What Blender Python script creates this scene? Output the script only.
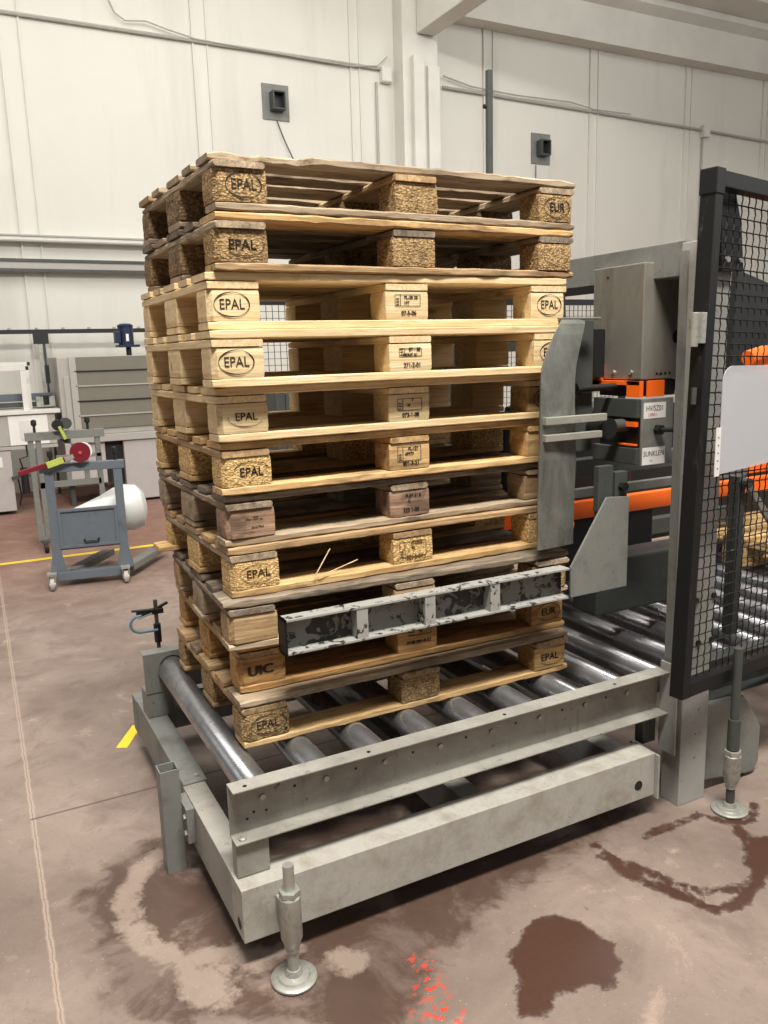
import bpy, bmesh, math, random
from mathutils import Vector, Matrix, Euler, noise
PI = math.pi
for o in list(bpy.data.objects): bpy.data.objects.remove(o)
scn = bpy.context.scene
COL = scn.collection

# ------------------------------------------------------------------ camera
CAM = (-0.64519, -2.19025, 1.60973)
YAW, PITCH, ROLL = 1.0938142, -0.1930886, 0.0290096
FPX = 815.045
def set_camera():
    f = Vector((math.cos(PITCH)*math.cos(YAW), math.cos(PITCH)*math.sin(YAW), math.sin(PITCH)))
    r = f.cross(Vector((0, 0, 1))).normalized(); d = f.cross(r)
    c, s = math.cos(ROLL), math.sin(ROLL)
    r2 = r*c + d*s; d2 = r*(-s) + d*c
    m = Matrix(((r2.x, -d2.x, -f.x), (r2.y, -d2.y, -f.y), (r2.z, -d2.z, -f.z))).to_4x4()
    cam = bpy.data.cameras.new('camera'); ob = bpy.data.objects.new('camera', cam); COL.objects.link(ob)
    ob.matrix_world = Matrix.Translation(CAM) @ m
    cam.sensor_fit = 'HORIZONTAL'; cam.sensor_width = 36; cam.lens = FPX/768*36
    cam.clip_start = 0.05; cam.clip_end = 100
    scn.camera = ob
set_camera()

# ------------------------------------------------------------------ world, lights, exposure
vs = scn.view_settings
vs.view_transform = 'Standard'; vs.look = 'None'; vs.gamma = 1; vs.use_curve_mapping = False
vs.exposure = 0.2
w = bpy.data.worlds.new('world'); scn.world = w; w.use_nodes = True
bg = w.node_tree.nodes['Background']; bg.inputs[0].default_value = (0.93, 0.96, 1.0, 1); bg.inputs[1].default_value = 0.06
def area(name, loc, target, sx, sy, power, col=(1, .97, .92)):
    l = bpy.data.lights.new(name, 'AREA'); l.shape = 'RECTANGLE'; l.size = sx; l.size_y = sy; l.energy = power; l.color = col
    o = bpy.data.objects.new(name, l); COL.objects.link(o); o.location = loc
    o.rotation_euler = (Vector(target)-Vector(loc)).to_track_quat('-Z', 'Y').to_euler()
    return o
area('skylight_front', (0.0, -2.6, 6.9), (0.7, 0.0, 0.9), 3.0, 0.8, 880, (1, .96, .89))
area('skylight_middle', (-1.5, 3.5, 7.0), (-1.0, 4.2, 0), 7, 1.4, 200, (1, .98, .95))
area('skylight_wall', (4.2, 5.4, 7.0), (4.6, 9, 3.2), 11, 1.4, 170, (1, .985, .95))
area('upper_wall_fill', (13.5, -5.5, 5.6), (8.0, 9.0, 4.6), 9, 2.2, 430, (.97, .985, 1))  # unseen fill light added to brighten right wall, beams and ceiling
area('roller_top_fill', (4.2, 2.0, 7.3), (3.2, 1.2, 0), 1.4, 8, 330, (1, .98, .95))  # overhead light added to put highlights along the rollers and machine tops
area('window_band', (-6.5, 2.0, 3.6), (0.5, 1.5, 1.2), 8, 2.4, 52, (.97, .98, 1))

# ------------------------------------------------------------------ tagging helpers
def tag(o, label=None, cat=None, group=None, kind=None):
    if label: o['label'] = label
    if cat: o['category'] = cat
    if group: o['group'] = group
    if kind: o['kind'] = kind
    return o
def empty(name, loc=(0, 0, 0), rz=0, label=None, cat=None, group=None):
    o = bpy.data.objects.new(name, None); COL.objects.link(o); o.location = loc; o.rotation_euler = (0, 0, rz)
    o.empty_display_size = 0.1
    return tag(o, label, cat, group)

# ------------------------------------------------------------------ mesh builder
class MB:
    def __init__(s): s.v = []; s.f = []
    def add(s, vs, fs):
        n = len(s.v); s.v += [tuple(v) for v in vs]; s.f += [tuple(i+n for i in f) for f in fs]; return s
    def box(s, x0, x1, y0, y1, z0, z1):
        x0, x1 = sorted((x0, x1)); y0, y1 = sorted((y0, y1)); z0, z1 = sorted((z0, z1))
        return s.add([(x0,y0,z0),(x1,y0,z0),(x1,y1,z0),(x0,y1,z0),(x0,y0,z1),(x1,y0,z1),(x1,y1,z1),(x0,y1,z1)],
              [(0,3,2,1),(4,5,6,7),(0,1,5,4),(1,2,6,5),(2,3,7,6),(3,0,4,7)])
    def beam(s, a, b, w, h, up=(0, 0, 1)):            # rectangular bar from a to b
        a = Vector(a); b = Vector(b); d = (b-a).normalized(); u = Vector(up)
        if abs(d.dot(u)) > .98: u = Vector((0, 1, 0))
        r = d.cross(u).normalized(); u = r.cross(d)
        P = [p + r*(i*w/2) + u*(j*h/2) for p in (a, b) for i, j in ((-1,-1),(1,-1),(1,1),(-1,1))]
        return s.add(P, [(0,1,2,3),(7,6,5,4),(0,4,5,1),(1,5,6,2),(2,6,7,3),(3,7,4,0)])
    def cyl(s, a, b, r, r2=None, n=24, caps=True):
        a = Vector(a); b = Vector(b); r2 = r if r2 is None else r2
        d = (b-a).normalized(); u = Vector((0, 0, 1)) if abs(d.z) < .9 else Vector((1, 0, 0))
        p = d.cross(u).normalized(); q = d.cross(p)
        P = []
        for c, rr in ((a, r), (b, r2)):
            for k in range(n):
                t = 2*PI*k/n; P.append(c + p*math.cos(t)*rr + q*math.sin(t)*rr)
        F = [(k, (k+1) % n, n+(k+1) % n, n+k) for k in range(n)]
        if caps: F += [tuple(range(n))[::-1], tuple(range(n, 2*n))]
        return s.add(P, F)
    def tube(s, pts, r, n=8):
        pts = [Vector(p) for p in pts]; P = []; prev = None
        for i, p in enumerate(pts):
            d = (pts[min(i+1, len(pts)-1)]-pts[max(i-1, 0)]).normalized()
            if prev is None:
                u = Vector((0, 0, 1)) if abs(d.z) < .9 else Vector((1, 0, 0)); prev = d.cross(u).normalized()
            prev = (prev - d*prev.dot(d)).normalized(); q = d.cross(prev)
            for k in range(n):
                t = 2*PI*k/n; P.append(p + prev*math.cos(t)*r + q*math.sin(t)*r)
        F = []
        for i in range(len(pts)-1):
            for k in range(n): F.append((i*n+k, i*n+(k+1) % n, (i+1)*n+(k+1) % n, (i+1)*n+k))
        F += [tuple(range(n))[::-1], tuple(range((len(pts)-1)*n, len(pts)*n))]
        return s.add(P, F)
    def lathe(s, prof, n=28, c=(0, 0, 0)):             # profile (r, z) about the z axis
        P = []
        for r, z in prof:
            for k in range(n): P.append((c[0]+r*math.cos(2*PI*k/n), c[1]+r*math.sin(2*PI*k/n), c[2]+z))
        F = []
        for i in range(len(prof)-1):
            for k in range(n): F.append((i*n+k, i*n+(k+1) % n, (i+1)*n+(k+1) % n, (i+1)*n+k))
        F += [tuple(range(n))[::-1], tuple(range((len(prof)-1)*n, len(prof)*n))]
        return s.add(P, F)
    def prism(s, poly, axis, a, b):                    # outline in the two other axes, extruded on axis
        n = len(poly)
        def P(u, v, t): return {0: (t, u, v), 1: (u, t, v), 2: (u, v, t)}[axis]
        return s.add([P(u, v, a) for u, v in poly]+[P(u, v, b) for u, v in poly],
                     [tuple(range(n)), tuple(range(n, 2*n))[::-1]]+[(i, n+i, n+(i+1) % n, (i+1) % n) for i in range(n)])
    def frame(s, u0, u1, v0, v1, axis, a, b, t):       # rectangular ring of four bars
        def B(uu0, uu1, vv0, vv1):
            if axis == 1: s.box(uu0, uu1, a, b, vv0, vv1)
            elif axis == 0: s.box(a, b, uu0, uu1, vv0, vv1)
            else: s.box(uu0, uu1, vv0, vv1, a, b)
        B(u0, u1, v0, v0+t); B(u0, u1, v1-t, v1); B(u0, u0+t, v0+t, v1-t); B(u1-t, u1, v0+t, v1-t); return s
    def build(s, name, mat, parent=None, loc=(0, 0, 0), rot=(0, 0, 0), bevel=0, smooth=False):
        me = bpy.data.meshes.new(name); me.from_pydata(s.v, [], s.f); me.update()
        bm = bmesh.new(); bm.from_mesh(me)
        bmesh.ops.recalc_face_normals(bm, faces=bm.faces[:])
        if bevel:
            es = [e for e in bm.edges if e.is_manifold and e.calc_face_angle(0) > 0.9]
            bmesh.ops.bevel(bm, geom=es, offset=bevel, segments=2, affect='EDGES', profile=.6, clamp_overlap=True)
        if smooth:
            for f in bm.faces: f.smooth = True
            for e in bm.edges:
                if e.is_manifold and e.calc_face_angle(0) > 0.6: e.smooth = False
        bm.to_mesh(me); bm.free(); me.materials.append(mat)
        o = bpy.data.objects.new(name, me); COL.objects.link(o); o.location = loc; o.rotation_euler = rot
        if parent: o.parent = parent
        return o

# ------------------------------------------------------------------ materials
def srgb(r, g, b):
    f = lambda c: (c/255/12.92 if c/255 <= .04045 else ((c/255+.055)/1.055)**2.4)
    return (f(r), f(g), f(b), 1)
class NT:
    def __init__(s, name):
        s.m = bpy.data.materials.new(name); s.m.use_nodes = True; s.t = s.m.node_tree; s.n = s.t.nodes; s.l = s.t.links
        s.b = s.n['Principled BSDF']
    def node(s, ty, **k):
        n = s.n.new(ty)
        for a, v in k.items(): setattr(n, a, v)
        return n
    def link(s, a, b): s.l.new(a, b)
    def coords(s, scale=(1, 1, 1), rnd=True, world=False):
        if world:
            g = s.node('ShaderNodeNewGeometry'); src = g.outputs['Position']
        else:
            src = s.node('ShaderNodeTexCoord').outputs['Object']
        if rnd:
            oi = s.node('ShaderNodeObjectInfo'); mul = s.node('ShaderNodeMath', operation='MULTIPLY'); mul.inputs[1].default_value = 37.0
            s.link(oi.outputs['Random'], mul.inputs[0]); ad = s.node('ShaderNodeVectorMath', operation='ADD')
            s.link(src, ad.inputs[0]); s.link(mul.outputs[0], ad.inputs[1]); src = ad.outputs[0]
        mp = s.node('ShaderNodeMapping'); mp.inputs['Scale'].default_value = scale; s.link(src, mp.inputs['Vector'])
        return mp.outputs[0]
    def noise(s, vec, scale, detail=4, rough=.55, dist=0):
        n = s.node('ShaderNodeTexNoise'); n.inputs['Scale'].default_value = scale; n.inputs['Detail'].default_value = detail
        n.inputs['Roughness'].default_value = rough; n.inputs['Distortion'].default_value = dist
        s.link(vec, n.inputs['Vector']); return n.outputs['Fac']
    def ramp(s, fac, stops):
        r = s.node('ShaderNodeValToRGB'); e = r.color_ramp.elements
        e[0].position, e[0].color = stops[0][0], stops[0][1]; e[1].position, e[1].color = stops[-1][0], stops[-1][1]
        for p, c in stops[1:-1]: q = e.new(p); q.color = c
        s.link(fac, r.inputs[0]); return r.outputs[0]
    def step(s, fac, a, b, lo=0, hi=1):
        m = s.node('ShaderNodeMapRange'); m.inputs[1].default_value = a; m.inputs[2].default_value = b
        m.inputs[3].default_value = lo; m.inputs[4].default_value = hi; s.link(fac, m.inputs[0]); return m.outputs[0]
    def mix(s, fac, a, b, mode='MIX'):
        m = s.node('ShaderNodeMix', data_type='RGBA', blend_type=mode)
        for v, i in ((fac, 0), (a, 6), (b, 7)):
            if isinstance(v, (int, float)): m.inputs[i].default_value = v
            elif isinstance(v, tuple): m.inputs[i].default_value = v
            else: s.link(v, m.inputs[i])
        return m.outputs[2]
    def math(s, op, a, b=0):
        m = s.node('ShaderNodeMath', operation=op)
        for v, i in ((a, 0), (b, 1)):
            if isinstance(v, (int, float)): m.inputs[i].default_value = v
            else: s.link(v, m.inputs[i])
        return m.outputs[0]
    def bump(s, h, strength, dist=.002):
        b = s.node('ShaderNodeBump'); b.inputs['Strength'].default_value = strength; b.inputs['Distance'].default_value = dist
        s.link(h, b.inputs['Height']); s.link(b.outputs[0], s.b.inputs['Normal'])
    def set(s, k, v):
        if isinstance(v, (int, float, tuple)): s.b.inputs[k].default_value = v
        else: s.link(v, s.b.inputs[k])

def wood(name, light, dark, grime, amount, vary=.16, knots=True):
    """sawn board: grain along local x, per-board tone, weathering blotches"""
    t = NT(name)
    v = t.coords((2.2, 42, 42)); fine = t.noise(v, 2.2, 6, .62, .35)
    v2 = t.coords((1.1, 9, 9)); broad = t.noise(v2, 2.0, 3, .5, .6)
    c = t.mix(t.step(fine, .40, .62), light, dark)
    c = t.mix(t.step(broad, .42, .68, 0, .6), c, dark)
    fib = t.noise(t.coords((3.5, 110, 110)), 1.6, 4, .6)
    c = t.mix(t.step(fib, .54, .66, 0, .35+.3*amount), c, tuple(x*.5 for x in dark[:3])+(1,))
    crk = t.noise(t.coords((1.3, 34, 34)), 1.7, 5, .7, .9)
    c = t.mix(t.step(crk, .66-.03*amount, .70-.03*amount, 0, .75*min(1, amount*1.3)), c, tuple(x*.30 for x in grime[:3])+(1,))
    if knots:
        vo = t.node('ShaderNodeTexVoronoi'); vo.inputs['Scale'].default_value = 1.0
        t.link(t.coords((3.4, 7.5, 7.5)), vo.inputs['Vector'])
        c = t.mix(t.step(vo.outputs['Distance'], .07, .13, .65, 0), c, tuple(x*.35 for x in dark[:3])+(1,))
    if amount > 0:
        g = t.noise(t.coords((1.6, 5, 5)), 3.1, 7, .68, .5)
        g2 = t.noise(t.coords((5, 120, 120)), 1.5, 3, .6)
        k = t.math('ADD', g, t.math('MULTIPLY', g2, .18))
        c = t.mix(t.step(k, .70-.24*amount, .86-.22*amount, 0, min(1, .55+.5*amount)), c, grime)
    oi = t.node('ShaderNodeObjectInfo'); hs = t.node('ShaderNodeHueSaturation')
    t.link(t.step(oi.outputs['Random'], 0, 1, 1-vary, 1+vary), hs.inputs['Value']); t.link(c, hs.inputs['Color'])
    t.set('Base Color', hs.outputs[0]); t.set('Roughness', .82)
    t.set('Specular IOR Level', .25)
    t.bump(t.math('ADD', fine, t.math('MULTIPLY', fib, .6)), .7, .002)
    return t.m
def chip(name, light, dark, grime, amount):
    """pressed chip block"""
    t = NT(name)
    v = t.coords((85, 85, 120)); vo = t.node('ShaderNodeTexVoronoi'); vo.inputs['Scale'].default_value = 1.6
    nz = t.node('ShaderNodeTexNoise'); nz.inputs['Scale'].default_value = 1.0; t.link(v, nz.inputs['Vector'])
    ad = t.node('ShaderNodeVectorMath', operation='ADD'); t.link(v, ad.inputs[0]); t.link(nz.outputs['Color'], ad.inputs[1])
    t.link(ad.outputs[0], vo.inputs['Vector'])
    bw = t.node('ShaderNodeRGBToBW'); t.link(vo.outputs['Color'], bw.inputs[0])
    c = t.ramp(bw.outputs[0], [(.15, dark), (.45, light), (.75, tuple(min(1, x*1.35) for x in light[:3])+(1,)), (.95, tuple(x*.7 for x in dark[:3])+(1,))])
    c = t.mix(t.step(vo.outputs['Distance'], .3, .75, 0, .6), c, tuple(x*.45 for x in dark[:3])+(1,))
    g = t.noise(t.coords((8, 8, 8)), 2.0, 5, .65)
    c = t.mix(t.step(g, .66-.2*amount, .86-.2*amount, 0, .85), c, grime)
    t.set('Base Color', c); t.set('Roughness', .9); t.set('Specular IOR Level', .2)
    t.bump(vo.outputs['Distance'], .8, .003)
    return t.m
def paint(name, col, dirt, amount=.3, rough=.5, scale=5, metallic=0, speck=True):
    t = NT(name)
    v = t.coords((1, 1, 1)); n1 = t.noise(v, scale, 8, .65, .3)
    c = t.mix(t.step(n1, .68-.3*amount, .85-.15*amount, 0, .75), col, dirt)
    if speck:
        n2 = t.noise(v, scale*14, 3, .7)
        c = t.mix(t.step(n2, .655, .70, 0, .75*min(1, amount*2)), c, tuple(x*.35 for x in dirt[:3])+(1,))
    n3 = t.noise(t.coords((1, 1, 1), rnd=True), scale*.4, 3, .5)
    n4 = t.noise(v, scale*5, 6, .75, .2); c = t.mix(t.step(n4, .48, .70, 0, .45*min(1, amount+.2)), c, tuple(x*.62 for x in col[:3])+(1,))
    st = t.noise(t.coords((9, 9, 1.2)), scale*.9, 5, .7); c = t.mix(t.step(st, .58, .74, 0, .5*amount), c, tuple(x*.6 for x in dirt[:3])+(1,))
    c = t.mix(t.step(n3, .35, .7, 0, .25), c, tuple(min(1, x*1.15) for x in col[:3])+(1,))
    t.set('Base Color', c); t.set('Roughness', t.step(n1, .3, .8, rough-.08, min(1, rough+.2))); t.set('Metallic', metallic)
    t.bump(n1, .08, .002)
    return t.m
def plain(name, col, rough=.6, metallic=0, **k):
    t = NT(name); n = t.noise(t.coords((1, 1, 1)), 9, 5)
    c = t.mix(t.step(n, .3, .75, 0, .3), col, tuple(x*.72 for x in col[:3])+(1,))
    t.set('Base Color', c); t.set('Roughness', rough); t.set('Metallic', metallic)
    for a, b in k.items(): t.set(a, b)
    return t.m
def steel(name, col, rough, stretch=(1, 1, 1), smudge=(.05, .05, .045, 1), am=.4, scale=6):
    t = NT(name)
    n1 = t.noise(t.coords(stretch), scale, 7, .68, .4); n2 = t.noise(t.coords(tuple(4*x for x in stretch)), scale*2, 3, .6)
    c = t.mix(t.step(n1, .62-.3*am, .8-.1*am, 0, .8), col, smudge)
    c = t.mix(t.step(n2, .6, .8, 0, .35), c, tuple(min(1, x*1.4) for x in col[:3])+(1,))
    t.set('Base Color', c); t.set('Metallic', .62 if name != 'roller_steel' else .88); t.set('Roughness', t.step(n1, .35, .75, rough, rough+.3))
    t.bump(n2, .06, .001)
    return t.m
M = {}
M['new'] = wood('new_pine', srgb(228, 207, 166), srgb(208, 180, 134), srgb(170, 134, 92), .2, .06)
M['gold'] = wood('golden_pine', srgb(214, 183, 134), srgb(184, 148, 98), srgb(122, 96, 68), .5, .12)
M['orange'] = wood('orange_pine', srgb(208, 168, 114), srgb(172, 130, 80), srgb(112, 84, 56), .5, .12)
M['mid'] = wood('used_pine', srgb(190, 162, 124), srgb(152, 122, 86), srgb(104, 86, 68), .42, .14)
M['old'] = wood('weathered_pine', srgb(182, 165, 140), srgb(146, 126, 102), srgb(96, 83, 70), .45, .16)
M['dark'] = wood('dark_weathered_pine', srgb(148, 134, 116), srgb(114, 101, 86), srgb(78, 69, 60), .55, .16)
M['pink'] = wood('reddish_pine', srgb(182, 154, 130), srgb(146, 114, 92), srgb(96, 78, 64), .7, .08)
M['chip'] = chip('chip_block', srgb(172, 144, 102), srgb(126, 100, 68), srgb(84, 68, 50), .5)
M['chipdark'] = chip('grimy_chip_block', srgb(146, 122, 90), srgb(104, 84, 60), srgb(66, 54, 44), .8)
M['chipgold'] = chip('golden_chip_block', srgb(216, 184, 128), srgb(188, 152, 98), srgb(140, 108, 70), .2)
M['ink'] = plain('brand_burn', srgb(44, 34, 28), .85)
M['inkfaint'] = plain('faded_brand_burn', srgb(98, 72, 46), .9)
M['grey'] = paint('grey_paint', srgb(156, 155, 150), srgb(98, 93, 84), .42, .48, 4)
M['greybeam'] = paint('worn_grey_paint', srgb(152, 149, 141), srgb(82, 76, 65), .8, .45, 3.2)
M['greytop'] = paint('dusty_grey_paint', srgb(166, 162, 154), srgb(116, 104, 84), .7, .6, 9)
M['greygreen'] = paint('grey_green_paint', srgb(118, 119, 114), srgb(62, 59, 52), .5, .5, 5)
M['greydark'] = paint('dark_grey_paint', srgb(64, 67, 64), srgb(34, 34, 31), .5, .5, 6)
M['black'] = plain('black_paint', srgb(20, 20, 20), .5)
M['rubber'] = plain('black_rubber', srgb(22, 22, 23), .7)
M['roller'] = steel('roller_steel', srgb(178, 180, 184), .22, (1, .45, 1), srgb(72, 70, 69), .85, 6)
M['zinc'] = steel('zinc_plated', srgb(176, 176, 168), .38, (1, 1, 1), srgb(92, 88, 78), .5, 14)
M['sheet'] = steel('sheet_steel', srgb(158, 154, 144), .36, (1, 1, .35), srgb(50, 44, 38), .55, 5)
M['plate'] = steel('worn_plate_steel', srgb(148, 150, 143), .38, (1, 1, .5), srgb(44, 44, 40), .72, 9)
M['bar'] = steel('bright_bar', srgb(186, 184, 172), .4, (1, 1, 1), srgb(110, 104, 92), .3, 20)
M['orangep'] = plain('orange_paint', srgb(248, 106, 22), .45)
M['slate'] = paint('slate_blue_paint', srgb(96, 104, 112), srgb(62, 64, 66), .4, .5, 5)
M['white'] = plain('white_paint', srgb(214, 212, 206), .55)
M['whitegrey'] = plain('pale_grey_paint', srgb(168, 165, 158), .55)
M['mauve'] = plain('pale_mauve_grey_paint', srgb(176, 170, 166), .55)
M['olive'] = plain('olive_grey_panel', srgb(116, 112, 100), .6)
M['navy'] = plain('navy_blue_paint', srgb(22, 36, 62), .42)
M['red'] = plain('dark_red_plastic', srgb(112, 22, 36), .4)
M['lime'] = plain('lime_label', srgb(176, 188, 84), .5)
M['yellow'] = paint('yellow_floor_tape', srgb(232, 200, 44), srgb(168, 140, 52), .35, .55, 14)
M['bluecable'] = plain('blue_cable_sheath', srgb(92, 124, 148), .45)
M['paper'] = plain('white_paper', srgb(226, 224, 220), .7)
M['redink'] = plain('red_ink', srgb(190, 70, 80), .7)
# chipped white paint over dark rusted steel
t = NT('chipped_white_paint'); v = t.coords((1, 1, 1)); n = t.noise(v, 34, 8, .68, .5); n2 = t.noise(v, 9, 3, .5)
k = t.math('ADD', n, t.math('MULTIPLY', n2, .35))
c = t.mix(t.step(k, .745, .765), srgb(150, 150, 144), srgb(46, 42, 38)); t.set('Base Color', c); t.set('Roughness', .6); t.bump(t.step(k, .745, .765, 1, 0), .5, .001)
M['chipped'] = t.m
t = NT('grimy_white_paint'); v = t.coords((1, 1, 1)); n = t.noise(v, 26, 8, .7, .9); n2 = t.noise(v, 7, 3, .5)
k = t.math('ADD', n, t.math('MULTIPLY', n2, .5))
c = t.mix(t.step(k, .72, .76), srgb(120, 120, 114), srgb(36, 33, 31)); t.set('Base Color', c); t.set('Roughness', .6); M['grimy'] = t.m
# scuffed black frame
t = NT('scuffed_black_paint'); n = t.noise(t.coords((3, 3, .8)), 9, 8, .72, .5)
c = t.mix(t.step(n, .60, .74, 0, .75), srgb(20, 20, 20), srgb(108, 102, 94)); t.set('Base Color', c); t.set('Roughness', .5); t.set('Specular IOR Level', .25)
M['scuffed'] = t.m
# translucent film
t = NT('clear_plastic_sleeve'); t.set('Base Color', srgb(206, 208, 212)); t.set('Roughness', .35); t.set('Alpha', .55)
M['sleeve'] = t.m
t = NT('white_film'); n = t.noise(t.coords((1, 1, 1)), 6, 4); t.set('Base Color', t.mix(n, srgb(236, 236, 232), srgb(205, 206, 202))); t.set('Roughness', .4); t.set('Transmission Weight', .15)
M['film'] = t.m

# wall: white painted concrete panels with faint grey weeping
t = NT('white_concrete_wall'); g = t.coords((1, 1, 1), rnd=False, world=True)
n = t.noise(g, .55, 4, .55, .4); g2 = t.coords((1.6, 1, .18), rnd=False, world=True); n2 = t.noise(g2, 1.3, 5, .6)
c = t.mix(t.step(n, .35, .75, 0, .5), srgb(214, 212, 203), srgb(197, 195, 187)); c = t.mix(t.step(n2, .52, .78, 0, .45), c, srgb(178, 175, 165))
t.set('Base Color', c); t.set('Roughness', .75); t.bump(t.noise(g, 30, 4), .08, .01); M['wall'] = t.m
t = NT('white_concrete_beam'); g = t.coords((1, 1, 1), rnd=False, world=True); n = t.noise(g, 1.2, 6, .6)
t.set('Base Color', t.mix(t.step(n, .4, .75, 0, .6), srgb(214, 212, 204), srgb(188, 186, 178))); t.set('Roughness', .8); M['beam'] = t.m

# ------------------------------------------------------------------ floor
def seg_dist(p, a, b):
    ax, ay = a; bx, by = b; dx, dy = bx-ax, by-ay
    u = max(0, min(1, ((p[0]-ax)*dx+(p[1]-ay)*dy)/(dx*dx+dy*dy+1e-9)))
    return math.hypot(p[0]-ax-u*dx, p[1]-ay-u*dy)
def poly_sd(p, poly):
    d = min(seg_dist(p, poly[i], poly[(i+1) % len(poly)]) for i in range(len(poly)))
    ins = False; j = len(poly)-1
    for i in range(len(poly)):
        if (poly[i][1] > p[1]) != (poly[j][1] > p[1]) and p[0] < (poly[j][0]-poly[i][0])*(p[1]-poly[i][1])/(poly[j][1]-poly[i][1])+poly[i][0]: ins = not ins
        j = i
    return -d if ins else d
def line_sd(p, pl, w):
    return min(seg_dist(p, pl[i], pl[i+1]) for i in range(len(pl)-1)) - w
PUD = [(.514,-.609),(.639,-.544),(.72,-.546),(.764,-.615),(.782,-.708),(.744,-.794),(.669,-.83),(.607,-.795),(.534,-.785),(.472,-.823),(.412,-.789),(.45,-.726),(.492,-.691)]
TR1 = [(1.053,-.345),(1.06,-.454),(1.104,-.538),(1.135,-.629),(1.174,-.689),(1.278,-.728),(1.424,-.712)]
TR2 = [(1.03,-.395),(1.048,-.552),(1.099,-.662),(1.135,-.759),(1.202,-.773),(1.331,-.742),(1.451,-.669),(1.495,-.57),(1.564,-.474)]
TR3 = [(1.234,-.39),(1.486,-.393),(1.543,-.5),(1.62,-.50),(1.70,-.44)]
BLOT = [(1.36,-.66),(1.52,-.52),(1.62,-.62),(1.5,-.76),(1.4,-.74)]
SOAK_SHADE = [(-.15,.47),(.3,.35),(1.4,.1),(1.5,-.2),(1.219,-.30),(1.06,-.36),(.86,-.40),(.70,-.385),(.559,-.43),(.50,-.53),(.36,-.52),(.26,-.60),(.15,-.66),(.0,-.70),(-.05,-.55),(-.198,-.49),(-.393,-.37),(-.47,-.24),(-.49,-.02),(-.46,.26),(-.337,.39)]
ARC = [(-.209,.342),(-.292,.267),(-.361,.161),(-.368,.027),(-.346,-.07),(-.274,-.203),(-.164,-.214),(-.094,-.289),(.0,-.30)]
PALE = [(-.274,-.203),(-.168,-.247),(-.15,-.354),(-.216,-.431),(-.3,-.387),(-.325,-.28)]
PALE2 = [(.082,-.367),(.141,-.357),(.188,-.406),(.129,-.477),(.071,-.445)]
EDGE = [(.60,-.475),(.70,-.455),(.76,-.49),(.813,-.55),(.839,-.686)]
REDS = [(.294,-.509,.045),(.272,-.598,.05),(.251,-.68,.05),(.215,-.655,.035),(.276,-.712,.04),(.46,-.87,.02)]
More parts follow.
